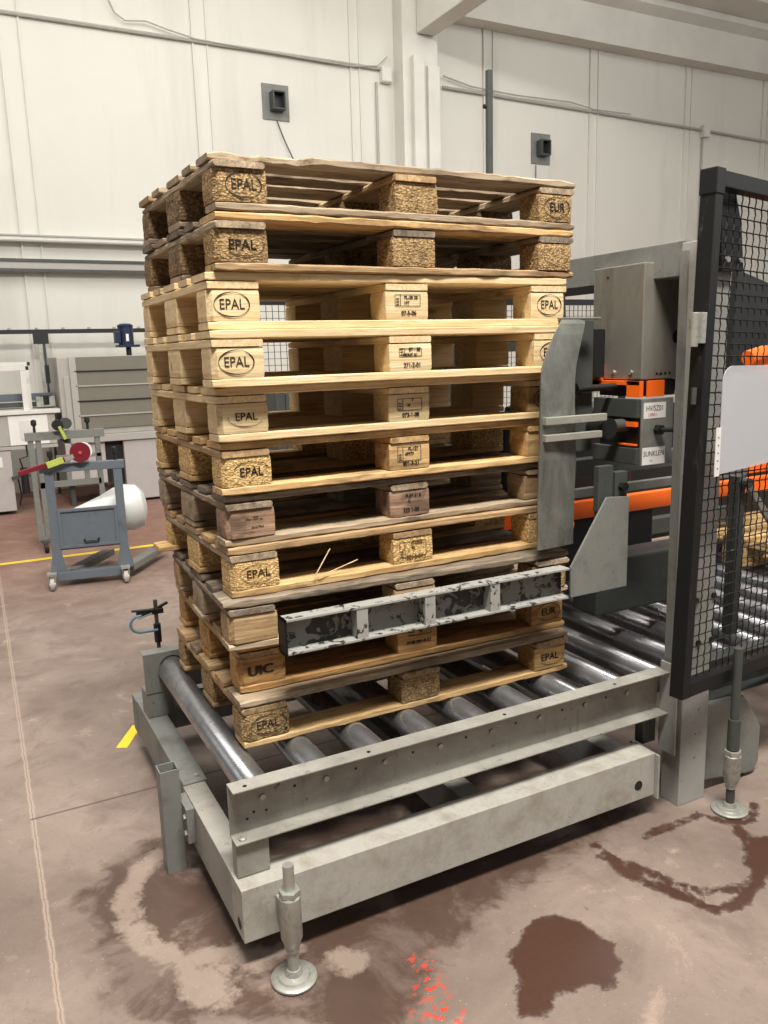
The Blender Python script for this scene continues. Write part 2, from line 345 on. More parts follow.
def build_floor():
    xs = [-14, -6, -3, -1.5] ; x = -1.0
    while x < 2.3: xs.append(round(x, 4)); x += .02
    xs += [3, 5, 9, 16]
    ys = [-8, -4, -2.4]; y = -1.7
    while y < 1.5: ys.append(round(y, 4)); y += .02
    ys += [2.2, 3.5, 6, 9.3]
    vs_ = [(a, b, 0) for b in ys for a in xs]; n = len(xs)
    fs = [(j*n+i, j*n+i+1, (j+1)*n+i+1, (j+1)*n+i) for j in range(len(ys)-1) for i in range(n-1)]
    mb = MB(); mb.v = vs_; mb.f = fs
    t = NT('stained_concrete_floor')
    pos = t.coords((1, 1, 1), rnd=False, world=True)
    o = mb.build('floor', t.m); tag(o, kind='structure')
    me = o.data
    A = {}
    for k in ('wet', 'soak_shade', 'pale', 'redspot'): me.attributes.new(k, 'FLOAT', 'POINT')
    for k in ('wet', 'soak_shade', 'pale', 'redspot'): A[k] = me.attributes[k]
    for i, v in enumerate(me.vertices):
        p = (v.co.x, v.co.y)
        if -1.05 < p[0] < 2.4 and -1.8 < p[1] < 1.6:
            wet = min(poly_sd(p, PUD), line_sd(p, TR1, .012), line_sd(p, TR2, .018), line_sd(p, TR3, .012), poly_sd(p, BLOT)+.02)
            so = poly_sd(p, SOAK_SHADE); pa = min(poly_sd(p, PALE)+.02, poly_sd(p, PALE2)+.01, line_sd(p, ARC, .028)); wet = min(wet, line_sd(p, EDGE, -.012)); rd = min(math.hypot(p[0]-a, p[1]-b)-r for a, b, r in REDS)
        else: wet = so = pa = rd = .5
        A['wet'].data[i].value = min(.5, wet); A['soak_shade'].data[i].value = min(.5, so)
        A['pale'].data[i].value = min(.5, pa); A['redspot'].data[i].value = min(.5, rd)
    def at(k): a = t.node('ShaderNodeAttribute'); a.attribute_name = k; return a.outputs['Fac']
    big = t.noise(pos, 1.1, 5, .6, .5); mid = t.noise(pos, 5, 7, .65, .4); fine = t.noise(pos, 60, 4, .7); edge = t.noise(pos, 17, 9, .72, .3)
    c = t.mix(t.step(big, .36, .62), srgb(144, 128, 118), srgb(114, 99, 90))
    c = t.mix(t.step(mid, .50, .66, 0, .62), c, srgb(106, 90, 81))
    c = t.mix(t.step(mid, .28, .40, .6, 0), c, srgb(182, 160, 146))
    c = t.mix(t.step(fine, .56, .74, 0, .35), c, srgb(94, 74, 66))
    c = t.mix(t.step(t.noise(pos, 140, 2, .6), .69, .74, 0, .6), c, srgb(206, 192, 180))
    sx = t.node('ShaderNodeSeparateXYZ'); gg = t.node('ShaderNodeNewGeometry'); t.link(gg.outputs['Position'], sx.inputs[0]); X, Y = sx.outputs[0], sx.outputs[1]
    # redder concrete towards the machines along the far wall
    c = t.mix(t.step(Y, 3.0, 5.5, 0, .55), c, srgb(132, 84, 66))
    # paving joint running away from the viewer, saw cut crossing it
    jx = t.math('ADD', t.math('SUBTRACT', X, t.math('MULTIPLY', Y, .0185)), .582)
    jx = t.math('ABSOLUTE', t.math('ADD', jx, t.math('MULTIPLY', t.math('SUBTRACT', edge, .5), .02)))
    c = t.mix(t.step(jx, .005, .011, .6, 0), c, srgb(172, 154, 141)); c = t.mix(t.step(jx, .0005, .003, .7, 0), c, srgb(104, 88, 78))
    jy = t.math('ABSOLUTE', t.math('SUBTRACT', Y, .776)); right = t.step(X, -.585, -.575)
    c = t.mix(t.math('MULTIPLY', t.step(jy, .003, .007, .85, 0), right), c, srgb(76, 62, 56))
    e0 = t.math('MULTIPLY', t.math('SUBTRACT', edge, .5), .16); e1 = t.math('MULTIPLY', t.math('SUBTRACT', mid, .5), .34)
    sk = t.math('ADD', t.math('ADD', at('soak_shade'), e1), t.math('MULTIPLY', e0, .6)); soak_shade = t.step(sk, -.03, .02, 1, 0)
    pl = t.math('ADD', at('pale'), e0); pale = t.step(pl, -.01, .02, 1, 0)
    soak_shade = t.math('MULTIPLY', soak_shade, t.math('SUBTRACT', 1, t.math('MULTIPLY', pale, .9)))
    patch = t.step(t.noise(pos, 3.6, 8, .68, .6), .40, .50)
    soak_shade = t.math('MULTIPLY', soak_shade, t.math('ADD', .45, t.math('MULTIPLY', patch, .55)))
    c = t.mix(t.math('MULTIPLY', soak_shade, .85), c, t.mix(mid, srgb(82, 59, 47), srgb(52, 38, 31)))  # brown stain, darkened further with painted shade under the conveyor
    c = t.mix(t.math('MULTIPLY', pale, .28), c, srgb(176, 158, 143))
    wt = t.math('ADD', at('wet'), t.math('MULTIPLY', t.math('SUBTRACT', edge, .5), .09)); wet = t.step(wt, -.006, .004, 1, 0)
    c = t.mix(wet, c, t.mix(fine, srgb(80, 55, 43), srgb(64, 43, 34)))
    rim = t.math('MULTIPLY', t.step(t.math('ABSOLUTE', wt), .002, .008, 1, 0), .5); c = t.mix(rim, c, srgb(58, 38, 32))
    rs = t.math('MULTIPLY', t.step(at('redspot'), -.03, .012, 1, 0), t.step(t.noise(pos, 42, 5, .62), .545, .565)); c = t.mix(rs, c, srgb(200, 60, 38))
    sc = t.noise(t.coords((1.6, .35, 1), rnd=False, world=True), 6, 7, .7, .8); c = t.mix(t.step(sc, .60, .72, 0, .45), c, srgb(98, 84, 76)); c = t.mix(t.step(t.noise(pos, 34, 6, .75), .60, .68, 0, .35), c, srgb(88, 72, 64))
    t.set('Base Color', c)
    r = t.mix(wet, t.mix(soak_shade, t.step(mid, .3, .7, .52, .72), (.42, .42, .42, 1)), (.30, .30, .30, 1)); t.set('Roughness', r)
    t.set('Specular IOR Level', .4)
    t.bump(t.math('ADD', mid, t.math('MULTIPLY', fine, .25)), .12, .01)
build_floor()

# ------------------------------------------------------------------ building shell
WY = 9.0
def build_shell():
    mb = MB(); mb.box(-14, 16, WY, WY+.25, 0, 8.2); tag(mb.build('wall_back', M['wall']), kind='structure')
    mb = MB(); mb.box(16, 16.25, -8, WY+.25, 0, 8.2); tag(mb.build('wall_right', M['wall']), kind='structure')
    k = 0
    for x, wd in ((.40, .20), (2.66, .17), (4.87, .12), (7.14, .15), (9.24, .15), (11.4, .12), (13.4, .12), (-1.8, .18), (-4.0, .18)):
        k += 1; m = MB(); m.box(x-wd/2-.02, x-wd/2, WY-.035, WY, 0, 7.6); m.box(x+wd/2, x+wd/2+.02, WY-.035, WY, 0, 7.6); m.box(x-wd/2, x+wd/2, WY-.01, WY, 0, 7.6)
        tag(m.build('trim_%d' % k, M['wall']), kind='structure')
    # pillar with stepped faces and a corbel
    m = MB(); m.box(5.50, 6.08, 8.72, WY-.001, 0, 7.6); m.box(5.62, 5.80, 8.62, 8.72, 0, 5.72); m.box(5.88, 6.08, 8.66, 8.72, 0, 5.62)
    tag(m.build('concrete_pillar', M['beam'], bevel=.015), kind='structure')
    m = MB(); m.box(5.72, 6.02, -6, 8.7, 6.02, 7.6); tag(m.build('roof_rafter', M['beam'], bevel=.02), kind='structure')
    m = MB(); m.prism([(8.99, 6.36), (8.7, 6.36), (8.7, 6.90), (8.5, 6.98), (8.5, 7.6), (8.99, 7.6)], 0, 6.03, 16); tag(m.build('eaves_beam', M['beam']), kind='structure')
    m = MB(); m.prism([(8.49, 7.08), (7.9, 7.08), (7.9, 7.22), (7.7, 7.26), (7.7, 7.6), (8.49, 7.6)], 0, 6.03, 16); tag(m.build('roof_girder', M['beam']), kind='structure')
    m = MB(); m.box(-14, 16, -8, 9.2, 7.6, 7.8); tag(m.build('ceiling', M['beam']), kind='structure')
    m = MB()
    for x in (8.6, 10.6, 12.6): m.box(x, x+.05, 7.69, 7.71, 7.16, 7.36)
    tag(m.build('beam_joint_seals', M['black']), kind='structure')
build_shell()

def cable(name, pts, r, mat, label, cat='cable', group=None):
    o = MB().tube(pts, r, 6).build(name, mat, smooth=True); return tag(o, label, cat, group)
LOOSE = [(x, WY-.07, z) for x, z in ((1.42, 6.7), (1.50, 6.02), (1.61, 5.76), (1.73, 5.69), (1.98, 5.72), (2.25, 5.66), (2.6, 5.60), (3.3, 5.58), (4.8, 5.55), (5.2, 5.60), (5.36, 5.74))]
def wall_fittings():
    # upper cable runs
    cable('wall_cable', [(x, WY-.045, 5.60-.02*(x+2)/7) for x in (-3, -1, 1, 3, 5.35)], .022, M['whitegrey'], 'long straight pale cable conduit high on the left wall up to the pillar')
    cable('loose_wire', LOOSE, .009, M['whitegrey'], 'thin loose wire drooping onto the conduit on the left wall')
    cable('wall_cable', [(6.30, WY-.045, 5.455), (9, WY-.045, 5.41), (11.72, WY-.045, 5.355)], .022, M['whitegrey'], 'pale cable conduit on the right wall between pillar and junction box')
    cable('wall_cable', [(11.9, WY-.045, 5.35), (13.5, WY-.045, 5.30), (15.5, WY-.045, 5.24)], .022, M['whitegrey'], 'pale cable conduit right of the junction box above the mesh guard')
    cable('loose_wire', [(6.3, WY-.07, 5.60), (6.8, WY-.07, 5.51), (7.6, WY-.08, 5.475), (8.7, WY-.08, 5.49), (9.2, WY-.08, 5.43), (10, WY-.08, 5.435)], .011, M['whitegrey'], 'thin loose pale wire sagging along the right wall conduit')
    for x, z, l in ((5.34, 5.50, 'small white junction box on the wall beside the pillar'), (11.81, 5.33, 'small white junction box on the right wall where conduits meet')):
        b = empty('junction_box', (x, WY-.05, z), 0, l, 'junction box')
        MB().box(-.08, .08, -.05, .05, -.1, .1).build('housing', M['white'], b, bevel=.01); MB().box(-.07, .07, -.058, -.049, -.09, .09).build('lid', M['white'], b, bevel=.004)
    MB_ = MB().tube([(5.2, WY-.03, 5.4), (5.2, WY-.03, 3.4), (5.2, WY-.03, .4)], .018, 6).build('drop_pipe', M['whitegrey']); tag(MB_, 'thin pale pipe running down the wall just left of the pillar', 'pipe')
    MB_ = MB().tube([(11.78, WY-.03, 5.23), (11.78, WY-.03, 3.4), (11.78, WY-.03, .4)], .018, 6).build('drop_pipe', M['whitegrey']); tag(MB_, 'thin pale pipe running down the right wall below the junction box', 'pipe')
    # horizontal wall trunking
    for z0, z1, mat, l in ((3.05, 3.12, M['white'], 'white cable trunking, upper of the two rails on the left wall'), (2.70, 2.84, M['whitegrey'], 'grey steel cable trunking, lower of the two rails on the left wall')):
        r = empty('cable_trunking', (0, WY-.08, z0), 0, l, 'cable trunking')
        MB().box(-6, 3.2, -.06, .078, 0, z1-z0).build('channel', mat, r, bevel=.006)
        m = MB(); m.box(-6, 3.2, -.075, -.06, (z1-z0)*.78, z1-z0+.004); m.box(-6, 3.2, -.075, -.06, -.004, (z1-z0)*.2); m.build('lip', M['greydark'] if z0 < 3 else M['whitegrey'], r)
    # two extract boxes on grey plates
    for x0, x1, z0, z1, l in ((3.47, 3.85, 4.75, 5.20, 'square black vent on a grey wall plate left of the pillar'), (7.97, 8.34, 4.52, 4.98, 'square black vent on a grey wall plate right of the pillar')):
        v = empty('wall_vent', ((x0+x1)/2, WY, (z0+z1)/2), 0, l, 'vent', 'vents on the back wall')
        h, k = (x1-x0)/2, (z1-z0)/2
        MB().box(-h, h, -.02, -.001, -k, k).build('mounting_plate', M['greygreen'], v)
        m = MB(); m.frame(-.09, .09, -.12, .11, 1, -.17, -.02, .018); m.build('hood', M['greydark'], v); MB().box(-.07, .07, -.06, -.021, -.1, .09).build('grille', M['black'], v)
    cable('vent_wire', [(3.66, WY-.03, 4.74), (3.75, WY-.04, 4.5), (3.9, WY-.04, 4.2), (3.93, WY-.04, 3.5)], .008, M['greydark'], 'thin dark wire hanging down from the left wall vent')
    cable('vent_wire', [(8.05, WY-.03, 4.5), (8.05, WY-.03, 3.9), (8.06, WY-.03, 3.0)], .008, M['greydark'], 'thin dark wire hanging down from the right wall vent')
wall_fittings()

# ------------------------------------------------------------------ lettering
def text_mb(txt, size, depth=.0006):
    cu = bpy.data.curves.new('lettering', 'FONT'); cu.body = txt; cu.size = size; cu.extrude = depth/2; cu.align_x = 'CENTER'; cu.align_y = 'CENTER'; cu.resolution_u = 3
    ob = bpy.data.objects.new('lettering', cu); COL.objects.link(ob)
    dg = bpy.context.evaluated_depsgraph_get(); dg.update(); me = bpy.data.meshes.new_from_object(ob.evaluated_get(dg))
    v = [tuple(p.co) for p in me.vertices]; f = [tuple(p.vertices) for p in me.polygons]
    bpy.data.objects.remove(ob); bpy.data.curves.remove(cu); bpy.data.meshes.remove(me)
    return v, f
TXT = {}
def add_text(mb, txt, size, cx, cz, y, sx=1.0, bold=0):
    """letters facing -y at (cx, y, cz)"""
    if (txt, size) not in TXT: TXT[(txt, size)] = text_mb(txt, size)
    v, f = TXT[(txt, size)]
    for off in ([0] if not bold else [-bold, 0, bold]):
        mb.add([(cx+a*sx+off, y-c-(.0002 if off else 0), cz+b) for a, b, c in v], f)
def ring(mb, cx, cz, a, b, th, y, t0=0, t1=2*PI, n=48):
    P = []; F = []
    for k in range(n+1):
        t = t0+(t1-t0)*k/n; w = th*(.8+.35*math.sin(3*t+1))
        for r in (0, w): P.append((cx+(a-r)*math.cos(t), y-.0004, cz+(b-r)*math.sin(t)))
    for k in range(n): F.append((2*k, 2*k+1, 2*k+3, 2*k+2))
    mb.add(P, F)
def stamp_oval(kind, y):
    m = MB()
    if kind == 'EPAL': add_text(m, 'EPAL', .038, 0, 0, y, .86); ring(m, 0, 0, .050, .033, .0032, y)
    elif kind == 'EPALdot': add_text(m, 'EPAL', .036, -.004, 0, y, .92); ring(m, 0, 0, .056, .030, .0024, y); m.cyl((.052, y, -.026), (.052, y-.0006, -.026), .0045, n=12)
    elif kind == 'EPALlow': add_text(m, 'EPAL', .030, 0, .002, y, 1.0, .0003); ring(m, 0, 0, .052, .026, .0022, y, PI*.95, PI*1.85)
    elif kind == 'EPALarc': add_text(m, 'EPAL', .036, .004, -.004, y, .9, .0002); ring(m, .004, 0, .052, .027, .0024, y, PI*.1, PI*.95)
    elif kind == 'EPALwide': add_text(m, 'EPAL', .034, 0, 0, y, 1.0, .0004); ring(m, 0, 0, .056, .029, .0020, y, PI*.25, PI*1.75)
    elif kind == 'EPALopen': add_text(m, 'EPAL', .036, -.006, 0, y, 1.0, .0005); ring(m, 0, 0, .055, .029, .0022, y, PI*1.2, PI*2.05)
    elif kind == 'EUR': add_text(m, 'EUR', .038, 0, 0, y, .9, .0007); ring(m, 0, 0, .052, .032, .0026, y)
    elif kind == 'EURfaint': ring(m, 0, 0, .050, .028, .0022, y, PI, PI*2)
    elif kind == 'UIC': add_text(m, 'UIC', .040, -.014, -.002, y, 1.2, .0024); ring(m, .02, .006, .040, .030, .0022, y, -PI*.45, PI*.05)
    elif kind == 'smudge': add_text(m, '~=-', .03, 0, .012, y, 1.2); add_text(m, '--~', .026, .01, -.012, y, 1.2)
    return m
def stamp_code(kind, y):
    m = MB()
    L = {'PL': ('PL-38 20', 'HT', '07-5-06'), 'N': ('BY - 68', 'MFNT 01', '271-2-01'), 'box': ('7', 'H', '073-1-08'), 'grid': ('PL-127', '49777', '801-3-21'),
         '222': ('PLBY-31 8', 'C', '222 1-05'), 'faintgrid': ('47-0003', '98', '001-2-04'), '7150': ('PL', '', '7150 MH-8-02')}[kind]
    if kind in ('PL', 'N', 'box', 'grid', 'faintgrid', '7150'):
        x0, x1, z0, z1 = {'PL': (-.042, .044, -.004, .030), 'N': (-.040, .036, .002, .026), 'box': (-.042, .044, -.010, .026), 'grid': (-.044, .040, -.016, .030), 'faintgrid': (-.050, .046, -.024, .028), '7150': (-.034, .050, .010, .036)}[kind]
        m.frame(x0, x1, z0, z1, 1, y-.0006, y, .0014)
        m.box(x0+.018, x0+.0195, y-.0006, y, z0, z1)
        for q in range(3): m.box(x0+.004, x0+.014, y-.0006, y, z0+.004+q*.008, z0+.0062+q*.008)
    add_text(m, L[0], .015, .012, .021, y, .85, .0004)
    if L[1]: add_text(m, L[1], .014, -.002, .005, y, .9, .0004)
    add_text(m, L[2], .017 if kind != '7150' else .016, .004, -.024 if kind != '7150' else -.012, y, .95, .0006)
    return m

# ------------------------------------------------------------------ pallets
PS = 1.0435
def board_mesh(L, W, H, seed, wear, axis='x', notch=None):
    """sawn board centred on its origin, grain along local x; ragged with wear"""
    rnd = random.Random(seed); n = max(6, int(L/.035)); mb = MB(); R = []
    bw = .0022
    ph = rnd.uniform(0, 9)
    for i in range(n+1):
        x = -L/2+L*i/n; endj = rnd.uniform(-1, 1)*.004*wear if i in (0, n) else 0
        warp = .0005*wear*math.sin(x*5+ph)
        j = lambda a: rnd.uniform(-a, a)*wear
        w0 = -W/2 + abs(j(.0035)); w1 = W/2 - abs(j(.0035)); z0 = -H/2+warp; z1 = H/2+warp - (abs(j(.0022)))
        if notch and notch[0] <= x <= notch[1]: w0 = -W/2+notch[2]+j(.012)
        if i in (0, n): w0 += bw; w1 -= bw; z0 += bw; z1 -= bw
        b = bw*(1+wear*rnd.random()*1.6)
        R.append([(x+endj, w0, z0+b), (x+endj, w0+b, z0), (x+endj, w1-b, z0), (x+endj, w1, z0+b), (x+endj, w1, z1-b), (x+endj, w1-b, z1), (x+endj, w0+b, z1), (x+endj, w0, z1-b)])
    V = [p for r in R for p in r]; F = [(i*8+k, i*8+(k+1) % 8, (i+1)*8+(k+1) % 8, (i+1)*8+k) for i in range(n) for k in range(8)]
    F += [tuple(range(8))[::-1], tuple(range(n*8, n*8+8))]
    mb.add(V, F); return mb
def block_mesh(X, Y, H, seed, wear, chamfer):
    """block with optional chamfered outer vertical edges; chamfer = set of corner ids"""
    rnd = random.Random(seed); c = .014; hx, hy = X/2, Y/2
    cs = []
    for k, (sx, sy) in enumerate(((-1, -1), (1, -1), (1, 1), (-1, 1))):
        d = c if k in chamfer else .002
        a = (sx*hx, sy*(hy-d)); b = (sx*(hx-d), sy*hy)
        cs += [a, b] if k in (0, 2) else [b, a]
    mb = MB(); rows = 6; V = []
    for i in range(rows+1):
        z = -H/2+H*i/rows; s = .0015 if i in (0, rows) else 0
        for x, y in cs:
            q = noise.noise(Vector((x*30+seed, y*30, z*40)))*.0016*wear
            V.append((x*(1-s/hx)+q*(1 if x > 0 else -1)*.6, y*(1-s/hy)+(q*.6 if y > 0 else 0), z))
    F = [(i*8+k, i*8+(k+1) % 8, (i+1)*8+(k+1) % 8, (i+1)*8+k) for i in range(rows) for k in range(8)]
    F += [tuple(range(8))[::-1], tuple(range(rows*8, rows*8+8))]
    mb.add(V, F); return mb
def pallet(seed, loc, rz, label, st, wear=.5, s_left=None, s_mid=None, s_right=None, ink='ink', group='pallets in the stack', broken=False, skew=0, detail=True, bolt=0):
    root = empty('wooden_pallet', loc, rz, label, 'pallet', group)
    rnd = random.Random(seed*77+1); g = lambda k: M[rnd.choice(st[k])] if isinstance(st[k], (list, tuple)) else M[st[k]]
    zb, hb, hs = .022*PS, .078*PS, .022*PS
    Lx = [(0, .145), (.5275, .6725), (1.055, 1.2)]
    Ly = [(0, .1), (.3275, .4725), (.7, .8)]
    Ty = [(0, .145), (.18625, .28625), (.3275, .4725), (.51375, .61375), (.655, .8)]
    j = lambda a: rnd.uniform(-a, a)
    for i, (y0, y1) in enumerate(Ly):
        m = board_mesh(1.2, y1-y0, .0215*PS, seed*100+i, wear)
        sk = skew if i == 2 else 0
        m.build('bottom_board', M[st['front_bottom']] if i == 0 and 'front_bottom' in st else g('bottom'), root, (.6+sk+j(.004)*wear, (y0+y1)/2+j(.003)*wear, .011*PS), (0, 0, j(.004)*wear))
    for a, (x0, x1) in enumerate(Lx):
        for b, (y0, y1) in enumerate(Ly):
            ch = set()
            if a == 0 and b == 0: ch = {0}
            if a == 2 and b == 0: ch = {1}
            if a == 0 and b == 2: ch = {3}
            if a == 2 and b == 2: ch = {2}
            mt = g('block')
            if b == 0 and 'front_blocks' in st: mt = M[st['front_blocks'][a]]
            blk = block_mesh(x1-x0-.001, y1-y0-.001, hb-.0006, seed*100+20+a*3+b, .6+wear, ch).build('block', mt, root, ((x0+x1)/2+j(.003)*wear, (y0+y1)/2+abs(j(.004))*wear, zb+hb/2), (0, 0, j(.008)*wear))
            if b == 0:
                face = -(y1-y0)/2-.0004
                s = (s_left, s_mid, s_right)[a]
                if s:
                    mk = stamp_code(s, face-.0004) if a == 1 else stamp_oval(s, face-.0004)
                    mk.build('brand_mark', M[ink if not isinstance(ink, (tuple, list)) else ink[a]], blk, ((-.006 if wear < .2 else .008) if a == 0 else 0, 0, .002))
    for a, (x0, x1) in enumerate(Lx):
        m = board_mesh(.8, x1-x0, .0215*PS, seed*100+40+a, wear)
        mt = M[st['left_stringer']] if a == 0 and 'left_stringer' in st else g('stringer')
        m.build('stringer_board', mt, root, ((x0+x1)/2, .4, zb+hb+hs/2), (0, 0, PI/2))
    for i, (y0, y1) in enumerate(Ty):
        nt = (-.61, -.33, .035) if broken and i == 0 else None
        m = board_mesh(1.2, y1-y0, .0215*PS, seed*100+60+i, wear, notch=nt)
        mt = M[st['front_top']] if i == 0 and 'front_top' in st else g('top')
        m.build('top_board', mt, root, (.6+j(.005)*wear, (y0+y1)/2+(j(.004)*wear if i else 0), zb+hb+hs*1.5), (0, 0, j(.004)*wear))
    return root
S_NEW = dict(top='new', stringer='new', bottom='new', block='new')
FITS = [None, (1.9813,-.0018,-.0513,.0172), (1.8308,-.0083,-.0554,.0158), (1.6803,-.0337,-.0376,.0049), (1.5299,-.0397,-.0647,.0072), (1.3794,-.021,-.0177,.0125),
        (1.2289,-.0143,-.002,.0103), (1.0784,-.0104,.0088,.015), (.9279,-.0074,.0054,.0046), (.7775,-.0302,-.018,-.0387), (.627,.0034,.0255,-.0218), (.4765,-.0117,-.0277,-.0091)]
def stack():
    def P(i, label, st, **k):
        z, x, y, r = FITS[i]; pallet(i, (x, y, z), r, label, st, **k)
    P(11, 'brown wooden pallet at the bottom of the stack, resting on the rollers', dict(top=['mid', 'old'], stringer='mid', bottom=['mid', 'gold'], block='chip', front_top='old', front_blocks=('chip', 'chip', 'orange')), wear=1.0, s_left='EPALdot', s_right='EPALopen')
    P(10, 'orange-brown pallet with a UIC mark on its corner block, second from the bottom', dict(top=['mid', 'orange'], stringer=['orange', 'mid'], bottom='orange', block='orange', left_stringer='mid'), wear=.7, s_left='UIC', s_mid='7150', s_right='EUR')
    P(9, 'dark pallet with cracked unmarked corner block, third from the bottom behind the lifting beam', dict(top=['old', 'dark'], stringer='old', bottom='old', block=['old', 'mid'], front_blocks=('mid', 'mid', 'chip'), left_stringer='dark'), wear=1.3)
    P(8, 'golden pallet with faded EPAL oval and splinters on its bottom board', dict(top=['gold', 'mid'], stringer=['mid', 'gold'], bottom=['gold'], block='chipgold', left_stringer='old'), wear=.7, s_left='EPALwide', s_mid='faintgrid', ink='inkfaint', skew=-.05)
    P(7, 'grey weathered pallet with reddish unmarked corner block and 222 stamp in the middle', dict(top=['old', 'dark'], stringer='old', bottom=['old'], block='old', front_blocks=('pink', 'pink', 'mid'), front_bottom='old', left_stringer='old'), wear=1.2, s_left='smudge', s_mid='222', ink=('inkfaint', 'ink', 'ink'))
    P(6, 'golden pallet whose EPAL mark has only the top arc of its oval', dict(top='gold', stringer=['gold', 'mid'], bottom='gold', block='chipgold', front_blocks=('chipgold', 'gold', 'gold')), wear=.7, s_left='EPALarc', s_mid='grid')
    P(5, 'pale pallet whose worn EPAL mark has only the lower arc of its oval', dict(S_NEW, front_blocks=('new', 'new', 'gold')), wear=.35, s_left='EPALlow', s_mid='box', s_right='EPAL')
    P(4, 'pale new pallet with clear oval EPAL mark, directly below the one with PL stamp', S_NEW, wear=.15, s_left='EPAL', s_mid='N', s_right='EPAL')
    P(3, 'pale new pallet with PL stamp, topmost of the pale ones', S_NEW, wear=.15, s_left='EPAL', s_mid='PL', s_right='EPAL')
    P(2, 'old dark pallet with a yellow front top board, second from the top', dict(top=['old', 'dark'], stringer='dark', bottom=['mid', 'old'], block='chipdark', front_top='gold', left_stringer='old', front_bottom='mid', front_blocks=('chip', 'chip', 'chip')), wear=1.1, s_left='EPALopen', s_right='EURfaint', ink=('ink', 'ink', 'inkfaint'))
    P(1, 'weathered grey-brown pallet with a broken corner, topmost of the whole stack', dict(top=['old', 'mid'], stringer=['old', 'mid'], bottom='old', block='chipdark', front_blocks=('chip', 'chip', 'chip'), front_top='old', left_stringer='old'), wear=1.2, s_left='EPAL', s_right='EUR', broken=True)
    # splinters on pallet 8
    for a, b, l in (((.245, -.003, .957), (.305, .01, 1.035), 'thin pale wood splinter standing up from a golden bottom board'), ((.26, .0, .9555), (.40, .02, .985), 'thin pale wood splinter lying low across the golden bottom board')):
        tag(MB().beam(a, b, .003, .002).build('wood_splinter', M['new']), l, 'splinter', 'splinters on the golden pallet')
stack()

# ------------------------------------------------------------------ roller conveyor
def c_beam(x0, x1, yweb, out, z0, z1, th=.005):
    m = MB(); m.prism([(yweb, z0), (yweb+out, z0), (yweb+out, z0+th), (yweb+(th if out > 0 else -th), z0+th), (yweb+(th if out > 0 else -th), z1-th), (yweb+out, z1-th), (yweb+out, z1), (yweb, z1)], 0, x0, x1); return m
def foot(parent, x, y, ztop, label=None, h1=.30, nut=.295):
    f = MB(); f.cyl((x, y, .02), (x, y, ztop), .0148, n=16); o = f.build('levelling_foot', M['zinc'] if nut > .27 else M['greydark'], parent, smooth=True)
    if label: o['label'] = label
    MB().lathe([(.004, 0), (.056, 0), (.061, .004), (.061, .009), (.057, .012), (.044, .013), (.041, .017), (.024, .020), (.018, .034), (.004, .036)], 32, (x, y, 0)).build('foot_pad', M['zinc'], o, smooth=True)
    MB().lathe([(.004, .098), (.020, .100), (.024, .118), (.0285, .128), (.0285, nut-.055), (.0285, nut-.050), (.025, nut-.045), (.004, nut-.045)], 24, (x, y, 0)).build('sleeve', M['zinc'], o, smooth=True)
    MB().cyl((x, y, nut-.045), (x, y, nut-.029), .029, n=6).build('nut', M['zinc'], o, bevel=.002)
    MB().cyl((x, y, .088), (x, y, .100), .0205, n=6).build('nut', M['zinc'], o, bevel=.002)
    return o
ROLL_R = .0445
